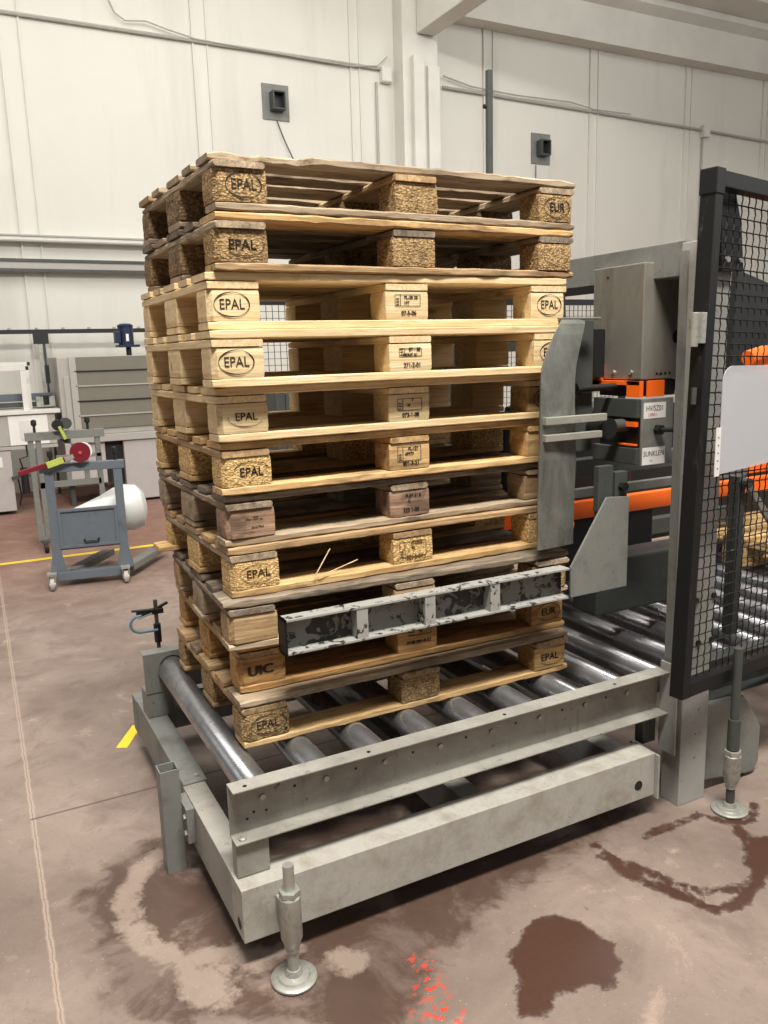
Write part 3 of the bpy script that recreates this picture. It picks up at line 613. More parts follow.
def conveyor():
    r = empty('roller_conveyor', (0, 0, 0), 0, 'long grey steel roller conveyor carrying the pallet stack', 'conveyor')
    xr = 4.2
    # side channels
    fb = c_beam(-.124, 1.432, -.225, -.058, .345, .500).build('side_channel', M['greybeam'], r, bevel=.0015); fb['label'] = 'near grey side channel'
    for k in range(8):
        x = -.029+.188*k
        MB().cyl((x, -.230, .438), (x, -.236, .438), .0085, n=6).build('bolt', M['zinc'], fb)
    m = MB()
    for k in range(7): m.cyl((.075+.188*k-.01, -.2300, .442), (.075+.188*k-.01, -.2306, .442), .0045, n=12)
    for x, z in ((-.075, .385), (-.055, .40), (-.02, .395)): m.cyl((x, -.2300, z), (x, -.2306, z), .004, n=12)
    for x in (-.085, .28, .75, 1.2): m.cyl((x, -.262, .5001), (x, -.262, .5006), .006, n=12)
    m.build('bolt_hole', M['black'], fb)
    MB().lathe([(.002, 0), (.012, 0), (.011, .004), (.006, .007), (.002, .007)], 14, (-.10, -.262, .350)).build('bolt', M['zinc'], fb, smooth=True)
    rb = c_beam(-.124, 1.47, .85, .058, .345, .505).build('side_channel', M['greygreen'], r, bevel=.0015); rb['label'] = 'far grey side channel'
    m = MB(); P = []
    n = 32; m.add([(-.018+(.049 if j else .0445)*math.cos(2*PI*k/n), .849, .438+(.049 if j else .0445)*math.sin(2*PI*k/n)) for j in (0, 1) for k in range(n)], [(k, (k+1) % n, n+(k+1) % n, n+k) for k in range(n)])
    m.build('roller_hole', M['black'], rb)
    # the section beyond the column
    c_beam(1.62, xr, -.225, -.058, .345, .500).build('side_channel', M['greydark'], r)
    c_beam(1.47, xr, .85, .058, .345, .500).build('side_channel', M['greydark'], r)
    # rollers
    for k in range(22):
        x = -.029+.188*k
        m = MB()
        prof = [(.006, -.214), (.030, -.214), (ROLL_R-.004, -.210), (ROLL_R, -.204), (ROLL_R, .838), (ROLL_R-.004, .843), (.006, .843)]
        N = 36; V = []
        for rr, y in prof:
            for q in range(N): V.append((rr*math.cos(2*PI*q/N), y, rr*math.sin(2*PI*q/N)))
        F = [(i*N+q, i*N+(q+1) % N, (i+1)*N+(q+1) % N, (i+1)*N+q) for i in range(len(prof)-1) for q in range(N)] + [tuple(range(N))[::-1], tuple(range((len(prof)-1)*N, len(prof)*N))]
        m.add(V, F); ro = m.build('roller', M['roller'], r, (x, 0, .432), smooth=True)
        MB().cyl((0, -.226, 0), (0, .851, 0), .009, n=12).build('axle', M['zinc'], ro, smooth=True)
    # lower frame
    fr = MB().box(-.130, 1.338, -.320, -.225, .085, .240).build('frame_beam', M['greytop'], r, bevel=.0018); fr['label'] = 'near lower box beam'
    MB().cyl((1.265, -.3205, .14), (1.265, -.3212, .14), .017, n=24).build('drilled_hole', M['black'], fr)
    MB().cyl((-.1303, -.285, .125), (-.1309, -.285, .125), .016, n=24).build('drilled_hole', M['black'], fr)
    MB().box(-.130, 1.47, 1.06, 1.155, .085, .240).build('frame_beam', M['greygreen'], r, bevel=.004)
    MB().box(-.130, -.058, -.2245, .29, .085, .240).build('end_beam', M['greybeam'], r, bevel=.0018)
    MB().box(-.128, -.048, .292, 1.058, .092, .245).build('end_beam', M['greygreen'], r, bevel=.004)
    MB().lathe([(.002, 0), (.009, 0), (.008, .005), (.002, .006)], 12, (-.075, .33, .2455)).build('bolt', M['zinc'], r, smooth=True)
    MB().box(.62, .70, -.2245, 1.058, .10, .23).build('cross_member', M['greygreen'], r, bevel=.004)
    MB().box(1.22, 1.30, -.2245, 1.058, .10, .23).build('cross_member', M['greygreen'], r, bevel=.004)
    # spacers between channel and frame
    MB().box(-.122, -.030, -.268, -.228, .241, .3445).build('spacer_block', M['greybeam'], r, bevel=.004)
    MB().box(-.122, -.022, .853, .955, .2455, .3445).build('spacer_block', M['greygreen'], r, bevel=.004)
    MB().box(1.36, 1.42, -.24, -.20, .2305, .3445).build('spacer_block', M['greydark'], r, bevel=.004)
    # hollow upright bolted to the end beam
    m = MB(); h = .030
    for a, b, cc, d in ((-h, h, -h, -h+.004), (-h, h, h-.004, h), (-h, -h+.004, -h+.004, h-.004), (h-.004, h, -h+.004, h-.004)): m.box(-.186+a, -.186+b, .235+cc, .235+d, .0, .350)
    up = m.build('upright_tube', M['greygreen'], r, bevel=.001); up['label'] = 'short hollow square tube'
    MB().box(-.1555, -.1305, .15, .26, .12, .235).build('mounting_plate', M['greygreen'], up); 
    for z in (.15, .205): MB().cyl((-.1555, .165, z), (-.163, .165, z), .009, n=6).build('bolt', M['zinc'], up)
    # end plate
    m = MB(); m.prism([(-.335, .075), (-.20, .075), (-.20, .235), (-.335, .235)], 0, 1.339, 1.347); m.prism([(-.315, .20), (-.24, .20), (-.24, .53), (-.30, .53), (-.315, .50)], 0, 1.4325, 1.440); m.build('end_plate', M['grey'], r, bevel=.001)
    foot(r, -.028, -.405, .335, 'threaded foot at the near corner')
    MB().box(-.038, -.018, -.380, -.3205, .13, .20).build('foot_bracket', M['greybeam'], r, bevel=.003)
    foot(r, .45, 1.20, .40, None)
conveyor()

def rod_clamp():
    r = empty('rod_clamp', (-.030, 1.01, .495), 0, 'black clamp on a threaded rod with a looped blue cable behind the first roller', 'clamp')
    MB().cyl((0, 0, -.24), (0, 0, .175), .008, n=12).build('rod', M['greydark'], r, smooth=True)
    MB().cyl((0, 0, .0), (0, 0, .075), .0145, n=12).build('rod_sleeve', M['black'], r, smooth=True)
    m = MB(); m.box(-.075, .028, -.012, .018, .118, .138); m.beam((-.095, 0, .142), (-.01, -.01, .139), .02, .006); m.beam((-.03, 0, .125), (.05, .012, .153), .012, .010); m.build('clamp_jaw', M['black'], r, bevel=.002)
    MB().beam((-.075, -.02, .112), (-.02, -.025, .128), .006, .006).build('clamp_pin', M['zinc'], r)
    pts = [(-.065+.0, -.005, .118)]
    for k in range(13):
        t = PI*.5+PI*k/12*1.05; pts.append((-.062+.042*math.cos(t), -.01, .088+.035*math.sin(t)))
    pts += [(-.02, -.012, .053), (.0, -.016, .055)]
    MB().tube(pts, .0055, 8).build('cable', M['bluecable'], r, smooth=True)
rod_clamp()

# ------------------------------------------------------------------ pallet dispenser beside the stack
def dispenser():
    r = empty('pallet_dispenser', (1.475, 0, 0), 0, 'grey steel pallet lifting machine right of the stack, with clamp plate and cover box', 'machine')
    X = lambda x: x-1.475
    def bx(n, mat, x0, x1, y0, y1, z0, z1, p=None, bevel=.003): return MB().box(X(x0), X(x1), y0, y1, z0, z1).build(n, mat, p or r, bevel=bevel)
    col = bx('column', M['grey'], 1.460, 1.590, -.318, -.236, .0, 1.925); col['label'] = 'grey box column behind the mesh'
    bx('column_flange', M['greygreen'], 1.451, 1.4595, -.268, -.238, .50, 1.90, None, .001)
    for x, z in ((1.50, .755), (1.585, .76), (1.52, .60), (1.585, .60)): MB().cyl((X(x), -.318, z), (X(x), -.326, z), .011, n=6).build('bolt', M['black'], col)
    m = MB()
    for z, dx in ((.47, 0), (.35, .01), (.26, 0), (.17, 0)): m.cyl((X(1.53+dx), -.3182, z), (X(1.53+dx), -.3187, z), .003, n=8)
    m.build('bolt_hole', M['black'], col)
    # black bracket at the head of the column
    m = MB(); m.prism([(X(1.52), 1.83), (X(1.62), 1.83), (X(1.60), 1.97), (X(1.565), 2.07), (X(1.50), 2.07)], 1, -.343, -.320); br = m.build('head_bracket', M['black'], r, bevel=.002)
    for x in (1.54, 1.60): MB().cyl((X(x), -.343, 1.865), (X(x), -.351, 1.865), .010, n=6).build('bolt', M['zinc'], br)
    # top beam running back
    tb = bx('top_beam', M['greygreen'], 1.476, 1.60, -.2355, 1.55, 1.825, 1.935)
    bx('beam_lip', M['black'], 1.468, 1.476, .12, 1.55, 1.800, 1.83, tb, .001)
    bx('column', M['greydark'], 1.475, 1.60, 1.10, 1.22, .012, 1.824)
    bx('crossbar', M['greydark'], 1.50, 1.58, .14, 1.09, 1.60, 1.68)
    # sheet steel cover box
    z0, z1 = 1.493, 1.880; x0, x1, y0, y1 = 1.435, 1.60, -.104, .142
    cb = bx('cover_box', M['sheet'], x0, x1, y0, y1, z0, z1, None, .004); cb['label'] = 'brushed sheet steel box'
    m = MB(); m.cyl((X(x1-.08), y0-.0003, 1.51), (X(x1-.08), y0-.001, 1.51), .004, n=10)
    for k in range(4): m.cyl((X(x1-.035-.02*k), y0-.0003, 1.512), (X(x1-.035-.02*k), y0-.001, 1.512), .005, n=10)
    MB().cyl((X(x0)-.0003, .07, 1.845), (X(x0)-.001, .07, 1.845), .005, n=10).build('bolt_hole', M['black'], cb)
    m.build('bolt_hole', M['black'], cb)
    for y in (.085, -.055, .03): MB().cyl((X(x0), y, 1.518), (X(x0)-.006, y, 1.518), .008, n=6).build('bolt', M['zinc'], cb)
    MB().cyl((X(x1-.006), y0-.0003, 1.635), (X(x1-.006), y0-.001, 1.635), .022, n=24).build('cutout', M['black'], cb)
    lt = MB().frame(X(x1-.055), X(x1-.03), 1.84, 1.88, 1, y0-.012, y0, .006).build('hasp', M['zinc'], cb)
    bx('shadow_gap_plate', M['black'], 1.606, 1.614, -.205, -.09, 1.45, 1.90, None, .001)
    # orange bracket below the box
    m = MB(); m.box(X(1.415), X(1.432), .08, .14, 1.455, 1.545); m.box(X(1.415), X(1.432), -.115, .14, 1.475, 1.490); m.box(X(1.415), X(1.432), -.118, -.055, 1.435, 1.490); m.box(X(1.452), X(1.53), -.118, -.110, 1.435, 1.490)
    m.build('bracket', M['orangep'], r, bevel=.001)
    bx('inner_block', M['black'], 1.434, 1.60, -.10, .10, 1.436, 1.492)
    # bearing housing: upper and lower plates with roller between
    hz = [(1.360, 1.428), (1.200, 1.280)]
    h = empty('bearing_housing', (-.022, 0, 0)); h.parent = r
    MB().box(X(1.425), X(1.445), -.120, .095, 1.365, 1.430).build('upper_cheek', M['greydark'], h, bevel=.003)
    MB().box(X(1.425), X(1.445), -.120, .095, 1.205, 1.262).build('lower_cheek', M['greydark'], h, bevel=.003)
    MB().box(X(1.4445), X(1.59), -.126, -.116, 1.198, 1.430).build('face_plate', M['greygreen'], h, bevel=.003)
    m = MB(); m.box(X(1.447), X(1.57), -.114, .08, 1.262, 1.365); m.build('core', M['black'], h)
    MB().box(X(1.425), X(1.44), -.113, -.06, 1.335, 1.352).build('spacer', M['orangep'], h); MB().box(X(1.425), X(1.44), -.113, -.03, 1.270, 1.275).build('spacer', M['orangep'], h)
    m = MB(); m.cyl((X(1.515), -.126, 1.322), (X(1.515), -.148, 1.322), .018, n=6); m.cyl((X(1.515), -.148, 1.322), (X(1.535), -.205, 1.325), .008, n=12); m.build('bolt', M['black'], h, smooth=True)
    for (xa, xb, za, zb, tx) in ((1.450, 1.552, 1.362, 1.416, ('HV/SZ01', 'I.0001')), (1.449, 1.555, 1.202, 1.262, ('SUNKLEN', '<-'))):
        s = MB().box(X(xa), X(xb), -.1272, -.1262, za, zb).build('label_sticker', M['paper'], h)
        m = MB(); add_text(m, tx[0], .026, X((xa+xb)/2), za+(zb-za)*.62, -.1274, .85); m.build('handwriting', M['ink'], s)
        m = MB(); add_text(m, tx[1], .016, X((xa+xb)/2)-.01, za+(zb-za)*.22, -.1274, 1.0); m.build('handwriting', M['redink'] if tx[1][0] == 'I' else M['ink'], s)
    # hinge bars to the clamp plate
    bx('clamp_bar', M['bar'], 1.02, 1.275, -.116, -.094, 1.366, 1.390, None, .002)
    bx('clamp_bar', M['bar'], 1.02, 1.255, -.116, -.094, 1.312, 1.334, None, .002)
    m = MB(); m.cyl((X(1.31), -.09, 1.335), (X(1.31), -.01, 1.335), .035, n=28); m.build('clamp_wheel', M['black'], r, smooth=True)
    m = MB(); m.cyl((X(1.31), -.05, 1.338), (X(1.44), -.05, 1.338), .022, n=20); m.build('cylinder_rod', M['greydark'], r, smooth=True)
    m = MB(); m.cyl((X(1.25), .0, 1.468), (X(1.425), .0, 1.470), .012, n=14); m.cyl((X(1.235), .0, 1.468), (X(1.252), .0, 1.468), .022, n=6); m.build('guide_pin', M['black'], r, smooth=True)
    # clamp plate: creased steel sheet with a rounded shoulder
    prof = [(.950, 1.012, 1.173, 0), (1.08, 1.009, 1.172, -.003), (1.250, 1.006, 1.170, -.012), (1.43, 1.014, 1.166, -.006), (1.50, 1.018, 1.168, -.003), (1.545, 1.025, 1.174, .000), (1.60, 1.050, 1.192, .006), (1.65, 1.084, 1.212, .014), (1.685, 1.114, 1.228, .022), (1.698, 1.127, 1.234, .030)]
    V = []; th = .006
    nx = 6
    for z, xa, xb, dy in prof:
        for q in range(nx+1):
            u = q/nx; V.append((X(xa+(xb-xa)*u), -.088+dy+.014*u*u, z))
    K = len(V); V += [(a, b+th, c) for a, b, c in V]
    F = []
    for i in range(len(prof)-1):
        for q in range(nx):
            a = i*(nx+1)+q; F.append((a, a+1, a+nx+2, a+nx+1)); F.append((K+a+nx+1, K+a+nx+2, K+a+1, K+a))
    ed = [q for q in range(nx+1)]+[i*(nx+1)+nx for i in range(1, len(prof))]+[(len(prof)-1)*(nx+1)+q for q in range(nx-1, -1, -1)]+[i*(nx+1) for i in range(len(prof)-2, 0, -1)]
    for a, b in zip(ed, ed[1:]+ed[:1]): F.append((a, K+a, K+b, b))
    m = MB(); m.add(V, F); cp = m.build('clamp_plate', M['plate'], r); cp['label'] = 'creased bare steel plate holding the pallet ends'
    bx('clamp_top_flange', M['plate'], 1.13, 1.30, -.05, -.02, 1.698, 1.706)
    bx('clamp_arm', M['greydark'], 1.25, 1.33, .02, .10, 1.25, 1.70)
    # sensor bits and hose above
    m = MB(); m.tube([(X(1.38), .25, 1.81), (X(1.36), .22, 1.70), (X(1.33), .12, 1.66), (X(1.27), .06, 1.62)], .012, 8); m.build('hose', M['rubber'], r, smooth=True)
    m = MB(); m.tube([(X(1.40), .45, 1.80), (X(1.34), .36, 1.72), (X(1.29), .30, 1.68), (X(1.27), .24, 1.60)], .011, 8); m.build('hose', M['rubber'], r, smooth=True)
    bx('valve_block', M['black'], 1.30, 1.42, .06, .14, 1.50, 1.67)
    # hanger and lifting plate
    ha = bx('hanger', M['greydark'], 1.235, 1.30, -.125, -.10, 1.06, 1.215)
    MB().box(X(1.305), X(1.36), -.130, -.10, 1.05, 1.19).build('hanger_cheek', M['greydark'], ha, bevel=.002)
    MB().cyl((X(1.333), -.130, 1.14), (X(1.333), -.150, 1.14), .016, n=6).build('bolt', M['black'], ha)
    m = MB(); m.prism([(X(1.107), .787), (X(1.105), .892), (X(1.255), 1.112), (X(1.354), 1.105), (X(1.354), .788)], 1, -.146, -.138); lp = m.build('lifting_plate', M['greygreen'], r, bevel=.001); lp['label'] = 'grey sloped gusset plate'
    bx('hanger_tail', M['greydark'], 1.24, 1.33, -.137, -.10, .80, 1.06)
    # lifting beam: channel with stiffeners, chipped paint
    m = MB(); xa, xb, ya, yb, za, zb = .092, 1.104, -.140, -.090, .783, .888; th = .007
    w_ = MB().box(X(xa), X(xb), yb-th, yb, za+th, zb-th); m.box(X(xa), X(xb), ya, yb, za, za+th); m.box(X(xa), X(xb), ya, yb, zb-th, zb)
    lb = m.build('lifting_beam', M['chipped'], r, bevel=.001); lb['label'] = 'chipped white channel beam lying across the stack'; w_.build('web', M['grimy'], lb)
    MB().box(X(xa), X(xa+.008), ya, yb, za, zb).build('end_cap', M['scuffed'], lb)
    for x in (.335, .565, .805): MB().box(X(x-.018), X(x+.018), ya+.002, yb-th, za+th, zb-th).build('stiffener', M['chipped'], lb)
    # rails behind
    bx('orange_rail', M['orangep'], 1.30, 3.1, .50, .54, 1.235-.36, 1.31-.36, None, .002)
    bx('rail', M['greydark'], 1.33, 2.6, .30, .36, 1.10, 1.17)
    bx('rail', M['greydark'], 1.48, 3.1, .78, .84, .66, .74)
    bx('dark_infill', M['black'], 1.46, 3.1, 1.02, 1.05, .56, 1.30)  # black sheet added to keep the view into the machine dark
    bx('gear_body', M['greydark'], 1.46, 2.0, .12, .26, .58, .80, None, .01)
    bx('gear_body', M['black'], 1.46, 2.2, .56, .62, .58, .86, None, .01)
    bx('rail', M['greygreen'], 1.33, 2.4, .22, .25, 1.035, 1.07)
    bx('motor_body', M['black'], 1.62, 2.1, .60, .95, .95, 1.35, None, .02)
    bx('motor_body', M['greydark'], 1.25, 1.45, .95, 1.25, 1.30, 1.75, None, .02)
    m = MB(); m.cyl((X(1.31), .30, 1.0), (X(1.42), .30, 1.0), .04, n=20); m.cyl((X(1.29), .25, .97), (X(1.40), .2, .93), .025, n=16); m.build('valve_cap', M['orangep'], r, smooth=True)
    # lower shell and far foot
    m = MB(); m.prism([(X(1.60), .05), (X(1.87), .01), (X(1.90), .05), (X(1.90), .19), (X(1.85), .27), (X(1.80), .335), (X(1.60), .350)], 1, -.30, -.26); sh = m.build('base_shell', M['greygreen'], r, bevel=.008)
    ft = foot(r, 1.595, -.425, .60, 'dark threaded foot beside the column', nut=.26)
    MB().cyl((1.595, -.425, .235), (1.595, -.425, .345), .021, n=16).build('foot_collar', M['greydark'], ft, smooth=True)
dispenser()
for o in bpy.data.objects:      # the foot of the dispenser was laid out in world x
    if o.parent and o.parent.name == 'pallet_dispenser' and o.name.startswith('levelling_foot'): o.location.x = -1.475

# ------------------------------------------------------------------ mesh safety guard
def guard():
    th = math.radians(8.6)
    r = empty('mesh_guard', (1.298, -.45, 0), th, 'black framed wire mesh safety guard at the right edge', 'guard')
    r.rotation_euler = (0, math.radians(1.9), th)
    W, z0, z1, tb = 1.15, .485, 2.105, .042
    MB().box(0, tb, 0, .05, z0, z1).build('frame_post', M['scuffed'], r, bevel=.003)
    MB().box(W-tb, W, 0, .05, z0, z1).build('frame_post', M['scuffed'], r, bevel=.003)
    MB().box(tb, W-tb, 0, .045, z0+.001, z0+.046).build('frame_rail', M['scuffed'], r, bevel=.003)
    MB().box(tb, W-tb, 0, .045, z1-.047, z1-.001).build('frame_rail', M['scuffed'], r, bevel=.003)
    sp = .0375; m = MB(); n = int((W-2*tb)/sp)
    for i in range(1, n+1):
        x = tb+i*sp; pts = []
        k = 0; z = z0+.04
        while z < z1-.04: pts.append((x+(.0028 if k % 2 else -.0028), .030, z)); z += sp/2; k += 1
        m.tube(pts, .0023, 4)
    nz = int((z1-z0-.09)/sp)
    for i in range(1, nz+1):
        z = z0+.04+i*sp; pts = []; k = 0; x = tb-.005
        while x < W-tb+.005: pts.append((x, .030, z+(.0006 if k % 2 else -.0006))); x += sp/2; k += 1
        m.tube(pts, .0023, 4)
    m.build('wire_mesh', M['scuffed'], r)
    MB().box(-.003, .045, -.003, .053, z1-.07, z1+.004).build('corner_cap', M['scuffed'], r, bevel=.004)
    m = MB(); m.box(-.022, 0, .0, .045, 1.61, 1.70); m.cyl((-.03, .02, 1.60), (-.03, .02, 1.70), .012, n=16); m.build('hinge', M['zinc'], r, bevel=.002)
    MB().cyl((-.012, .02, 1.43), (-.012, .02, 1.48), .008, n=12).build('hinge_pin', M['greydark'], r)
    s = empty('document_sleeve', (1.29+math.cos(th)*.295, -.45+math.sin(th)*.295, 1.375), th, 'clear plastic document sleeve with blank grey paper hung on the mesh guard', 'document sleeve')
    m = MB(); pts = []
    w, h, R = .175, .165, .05
    for cx, cz, a0 in ((w-R, h-R-.005, 0), (-w+R+.01, h-R+.0, PI/2)):
        for k in range(7): t = a0+PI/2*k/6; pts.append((cx+R*math.cos(t), cz+R*math.sin(t)))
    pts += [(-w+.01, -h), (w, -h+.01)]
    m.prism(pts, 1, -.022, -.019); m.build('plastic_pocket', M['sleeve'], s)
    m = MB(); m.prism([(-.155, -.155), (.16, -.150), (.16, .11), (.12, .14), (-.12, .145), (-.155, .11)], 1, -.0185, -.0165); m.build('paper_sheet', M['paper'], s)
    st = MB().box(-.187, -.163, -.023, -.020, -.17, -.02).build('punched_strip', M['paper'], s)
    m = MB()
    for k in range(5): m.cyl((-.175, -.0232, -.05-.024*k), (-.175, -.0236, -.05-.024*k), .003, n=10)
    m.build('punch_hole', M['black'], st)
guard()

def beyond_guard():
    pallet(31, (2.85, .22, .4765), .02, 'golden pallet lying on the rollers behind the mesh guard', dict(top='gold', stringer='mid', bottom='gold', block='chipgold'), wear=.7, group='pallets on the conveyor beyond the guard')
    o = MB(); o.prism([(3.15, .55), (5.2, .55), (5.2, 1.84), (3.75, 1.86), (3.22, 2.00)], 1, 1.0, 1.04); tag(o.build('black_screen', M['black'], bevel=.003), 'black solid machine screen standing behind the mesh guard', 'screen')
    m = MB(); m.box(3.2, 3.28, 1.045, 1.12, 0, .56); m.box(5.1, 5.18, 1.045, 1.12, 0, .56)
    l = m.build('screen_leg', M['black'], bpy.data.objects['black_screen'])
    r = empty('steel_lever', (1.93, -.17, 0), 0, 'polished steel lever slanting down behind the mesh guard', 'lever')
    MB().beam((-.02, 0, 1.10), (.13, .0, .93), .014, .026).build('lever_arm', M['zinc'], r, bevel=.003)
    MB().cyl((-.02, -.015, 1.10), (-.02, .02, 1.10), .018, n=16).build('pivot', M['greydark'], r, smooth=True)
    MB().box(-.04, .0, .02, .06, .505, 1.12).build('lever_post', M['greydark'], r)
    m = MB(); m.cyl((2.84, .60, 1.53), (3.0, .60, 1.56), .040, n=20); m.box(2.88, 3.02, .585, .63, .955, 1.53); tag(m.build('orange_lamp_post', M['orangep'], smooth=False, bevel=.004), 'orange upright bracket rising behind the paper sleeve', 'bracket')
beyond_guard()

def mast():
    r = empty('steel_mast', (2.28, 2.0, 0), 0, 'tall thin dark post rising behind the pallet stack', 'post')
    MB().box(-.016, .016, -.016, .016, .012, 3.18).build('post', M['greydark'], r, bevel=.003); MB().box(-.08, .08, -.08, .08, 0, .012).build('base_plate', M['slate'], r); 
    MB().cyl((-.03, -.01, 2.98), (-.045, -.01, 2.98), .012, n=10).build('bolt', M['black'], r)
mast()
def rear_guard():
    r = empty('mesh_guard', (-.0, 2.6, 0), 0, 'black wire mesh fence panel standing behind the pallet stack', 'guard')
    for i, x0 in enumerate((.75, 2.4)):
        m = MB(); m.frame(x0, x0+1.55, .15, 1.95, 1, -.02, .02, .04); m.build('frame_panel', M['black'], r)
        m = MB()
        for k in range(1, 37): m.box(x0+.04*k, x0+.04*k+.003, -.002, .002, .18, 1.92)
        for k in range(1, 44): m.box(x0+.03, x0+1.52, -.0035, -.0005, .15+.04*k, .153+.04*k)
        m.build('wire_mesh', M['black'], r)
    for x in (.72, 2.36): MB().box(x-.03, x+.01, -.03, .03, 0, 2.0).build('fence_post', M['black'], r)
rear_guard()
def rear_machine():
    r = empty('control_cabinet', (1.95, 1.95, 0), 0, 'dark grey machine cabinet standing behind the stack, seen through its gaps', 'cabinet')
    MB().box(-1.15, .15, -.18, .22, .08, 1.50).build('housing', M['greydark'], r, bevel=.01)
    MB().box(-1.1, -.52, -.195, -.181, .16, 1.42).build('door', M['greydark'], r, bevel=.004); MB().box(-.48, .1, -.195, -.181, .16, 1.42).build('door', M['greydark'], r, bevel=.004)
    m = MB()
    for x in (-1.1, .1): m.box(x-.04, x+.04, -.15, .2, 0, .08)
    m.build('plinth', M['black'], r)
rear_machine()

# ------------------------------------------------------------------ background on the left
def tool_cart():
    r = empty('tool_cart', (-.01, 4.0, 0), math.radians(-8), 'slate blue-grey wheeled stand with low panel, nearest of the two at the left', 'cart')
    W = .50; x0, x1 = -.105, .36
    for x in (x0, x1):
        MB().box(x-.03, x+.03, -.025, .025, .13, .885).build('upright', M['slate'], r, bevel=.003)
        g = MB().prism([(x-.03-.03, .10), (x+.06, .10), (x+.03, .27), (x-.03, .27)], 1, -.030, -.024).build('gusset', M['slate'], r)
    MB().box(x0-.06, x1+.05, -.03, .03, .84, .90).build('top_rail', M['slate'], r, bevel=.004)
    p = MB().box(x0+.03, x1-.03, -.02, -.012, .29, .565).build('panel', M['slate'], r); MB().frame(x0+.03, x1-.03, .285, .57, 1, -.035, -.01, .018).build('panel_rim', M['slate'], p)
    m = MB(); m.tube([(.09, -.03, .335), (.10, -.05, .335), (.18, -.05, .335), (.19, -.03, .335)], .009, 6); m.build('handle', M['black'], p)
    MB().box(x0-.01, x1+.01, -.04, .04, .05, .11).build('base_bar', M['slate'], r, bevel=.003)
    for x in (x0+.06, x1+.02):
        o = MB().beam((x, .03, .085), (x+.30, .62, .085), .09, .05).build('base_leg', M['greygreen'], r, bevel=.004)
    MB().box(x0+.03, x1-.03, -.008, .55, .27, .284).build('tray', M['slate'], r)
    for x in (x0-.05, x1-.01):
        c = MB(); c.cyl((x-.012, -.10, .045), (x+.018, -.10, .045), .045, n=24); co = c.build('caster', M['whitegrey'], r, smooth=True)
        m = MB(); m.box(x-.022, x-.016, -.12, -.03, .04, .115); m.box(x+.022, x+.028, -.12, -.03, .04, .115); m.box(x-.03, x+.035, -.11, .0, .105, .118); m.build('fork', M['zinc'], co)
        MB().cyl((x-.020, -.10, .045), (x+.026, -.10, .045), .020, n=16).build('hub', M['zinc'], co, smooth=True)
    for x in (x0, x1-.03):
        MB().lathe([(.004, 0), (.010, 0), (.009, .04), (.020, .055), (.018, .09), (.004, .10)], 12, (x+.02, .0, .90)).build('knob', M['black'], r, smooth=True)
    s = empty('strapping_tool', (-.01, 3.97, .905), math.radians(-8), 'hand tool with round dark red disc and lime label lying on the cart rail', 'hand tool')
    MB().cyl((.115, -.05, .072), (.115, -.005, .072), .070, n=32).build('disc', M['red'], s, smooth=True); MB().cyl((.135, .0, .075), (.135, .035, .075), .062, n=28).build('backing_disc', M['paper'], s, smooth=True)
    MB().cyl((.115, -.06, .072), (.115, -.05, .072), .012, n=12).build('hub', M['redink'], s)
    MB().beam((.06, -.035, .045), (-.30, -.05, -.05), .03, .035).build('strap_handle', M['red'], s, bevel=.006)
    MB().beam((.0, -.054, .029), (-.11, -.062, -.004), .01, .045).build('label_band', M['lime'], s, bevel=.002)
    MB().beam((.07, -.055, .050), (.01, -.06, .032), .012, .03).build('latch', M['zinc'], s)
tool_cart()
def second_cart():
    r = empty('tool_cart', (.02, 5.3, 0), 0, 'grey-green wheeled stand further back, behind the nearer stand', 'cart')
    for x in (-.14, -.08, .40): MB().box(x-.022, x+.022, -.02, .02, .10, 1.02).build('upright', M['greygreen'], r, bevel=.002)
    MB().box(-.18, .46, -.03, .03, .96, 1.03).build('top_rail', M['greygreen'], r, bevel=.003)
    MB().box(-.1, .4, -.02, .02, .55, .60).build('cross_bar', M['greygreen'], r); MB().box(.12, .16, -.02, .02, .60, .80).build('cross_bar', M['greygreen'], r); MB().box(.05, .42, -.02, .02, .79, .82).build('cross_bar', M['greygreen'], r)
    MB().box(.27, .31, -.02, .02, .60, .79).build('cross_bar', M['greygreen'], r)
    for x in (-.11, .40):
        c = MB().cyl((x-.015, -.08, .045), (x+.015, -.08, .045), .045, n=20).build('caster', M['rubber'], r, smooth=True); MB().box(x-.03, x+.03, -.1, .02, .085, .105).build('fork', M['greydark'], c)
        MB().beam((x, -.03, .12), (x+.05, .6, .12), .05, .04).build('base_leg', M['greygreen'], r)
    for x in (-.10, .33): MB().lathe([(.004, 0), (.012, 0), (.010, .05), (.024, .065), (.022, .10), (.004, .11)], 12, (x, 0, 1.03)).build('knob', M['black'], r, smooth=True)
    s = empty('strapping_tool', (.10, 5.26, 1.035), 0, 'black hand tool with lime handle resting on the rear stand', 'hand tool')
    MB().cyl((.0, -.05, .05), (.0, .01, .05), .045, n=20).build('disc', M['black'], s, smooth=True); MB().cyl((.07, -.02, .06), (.07, .03, .06), .048, n=20).build('backing_disc', M['greydark'], s, smooth=True)
    MB().beam((.01, -.055, .04), (.05, -.07, -.07), .03, .02).build('grip', M['lime'], s, bevel=.003)
second_cart()
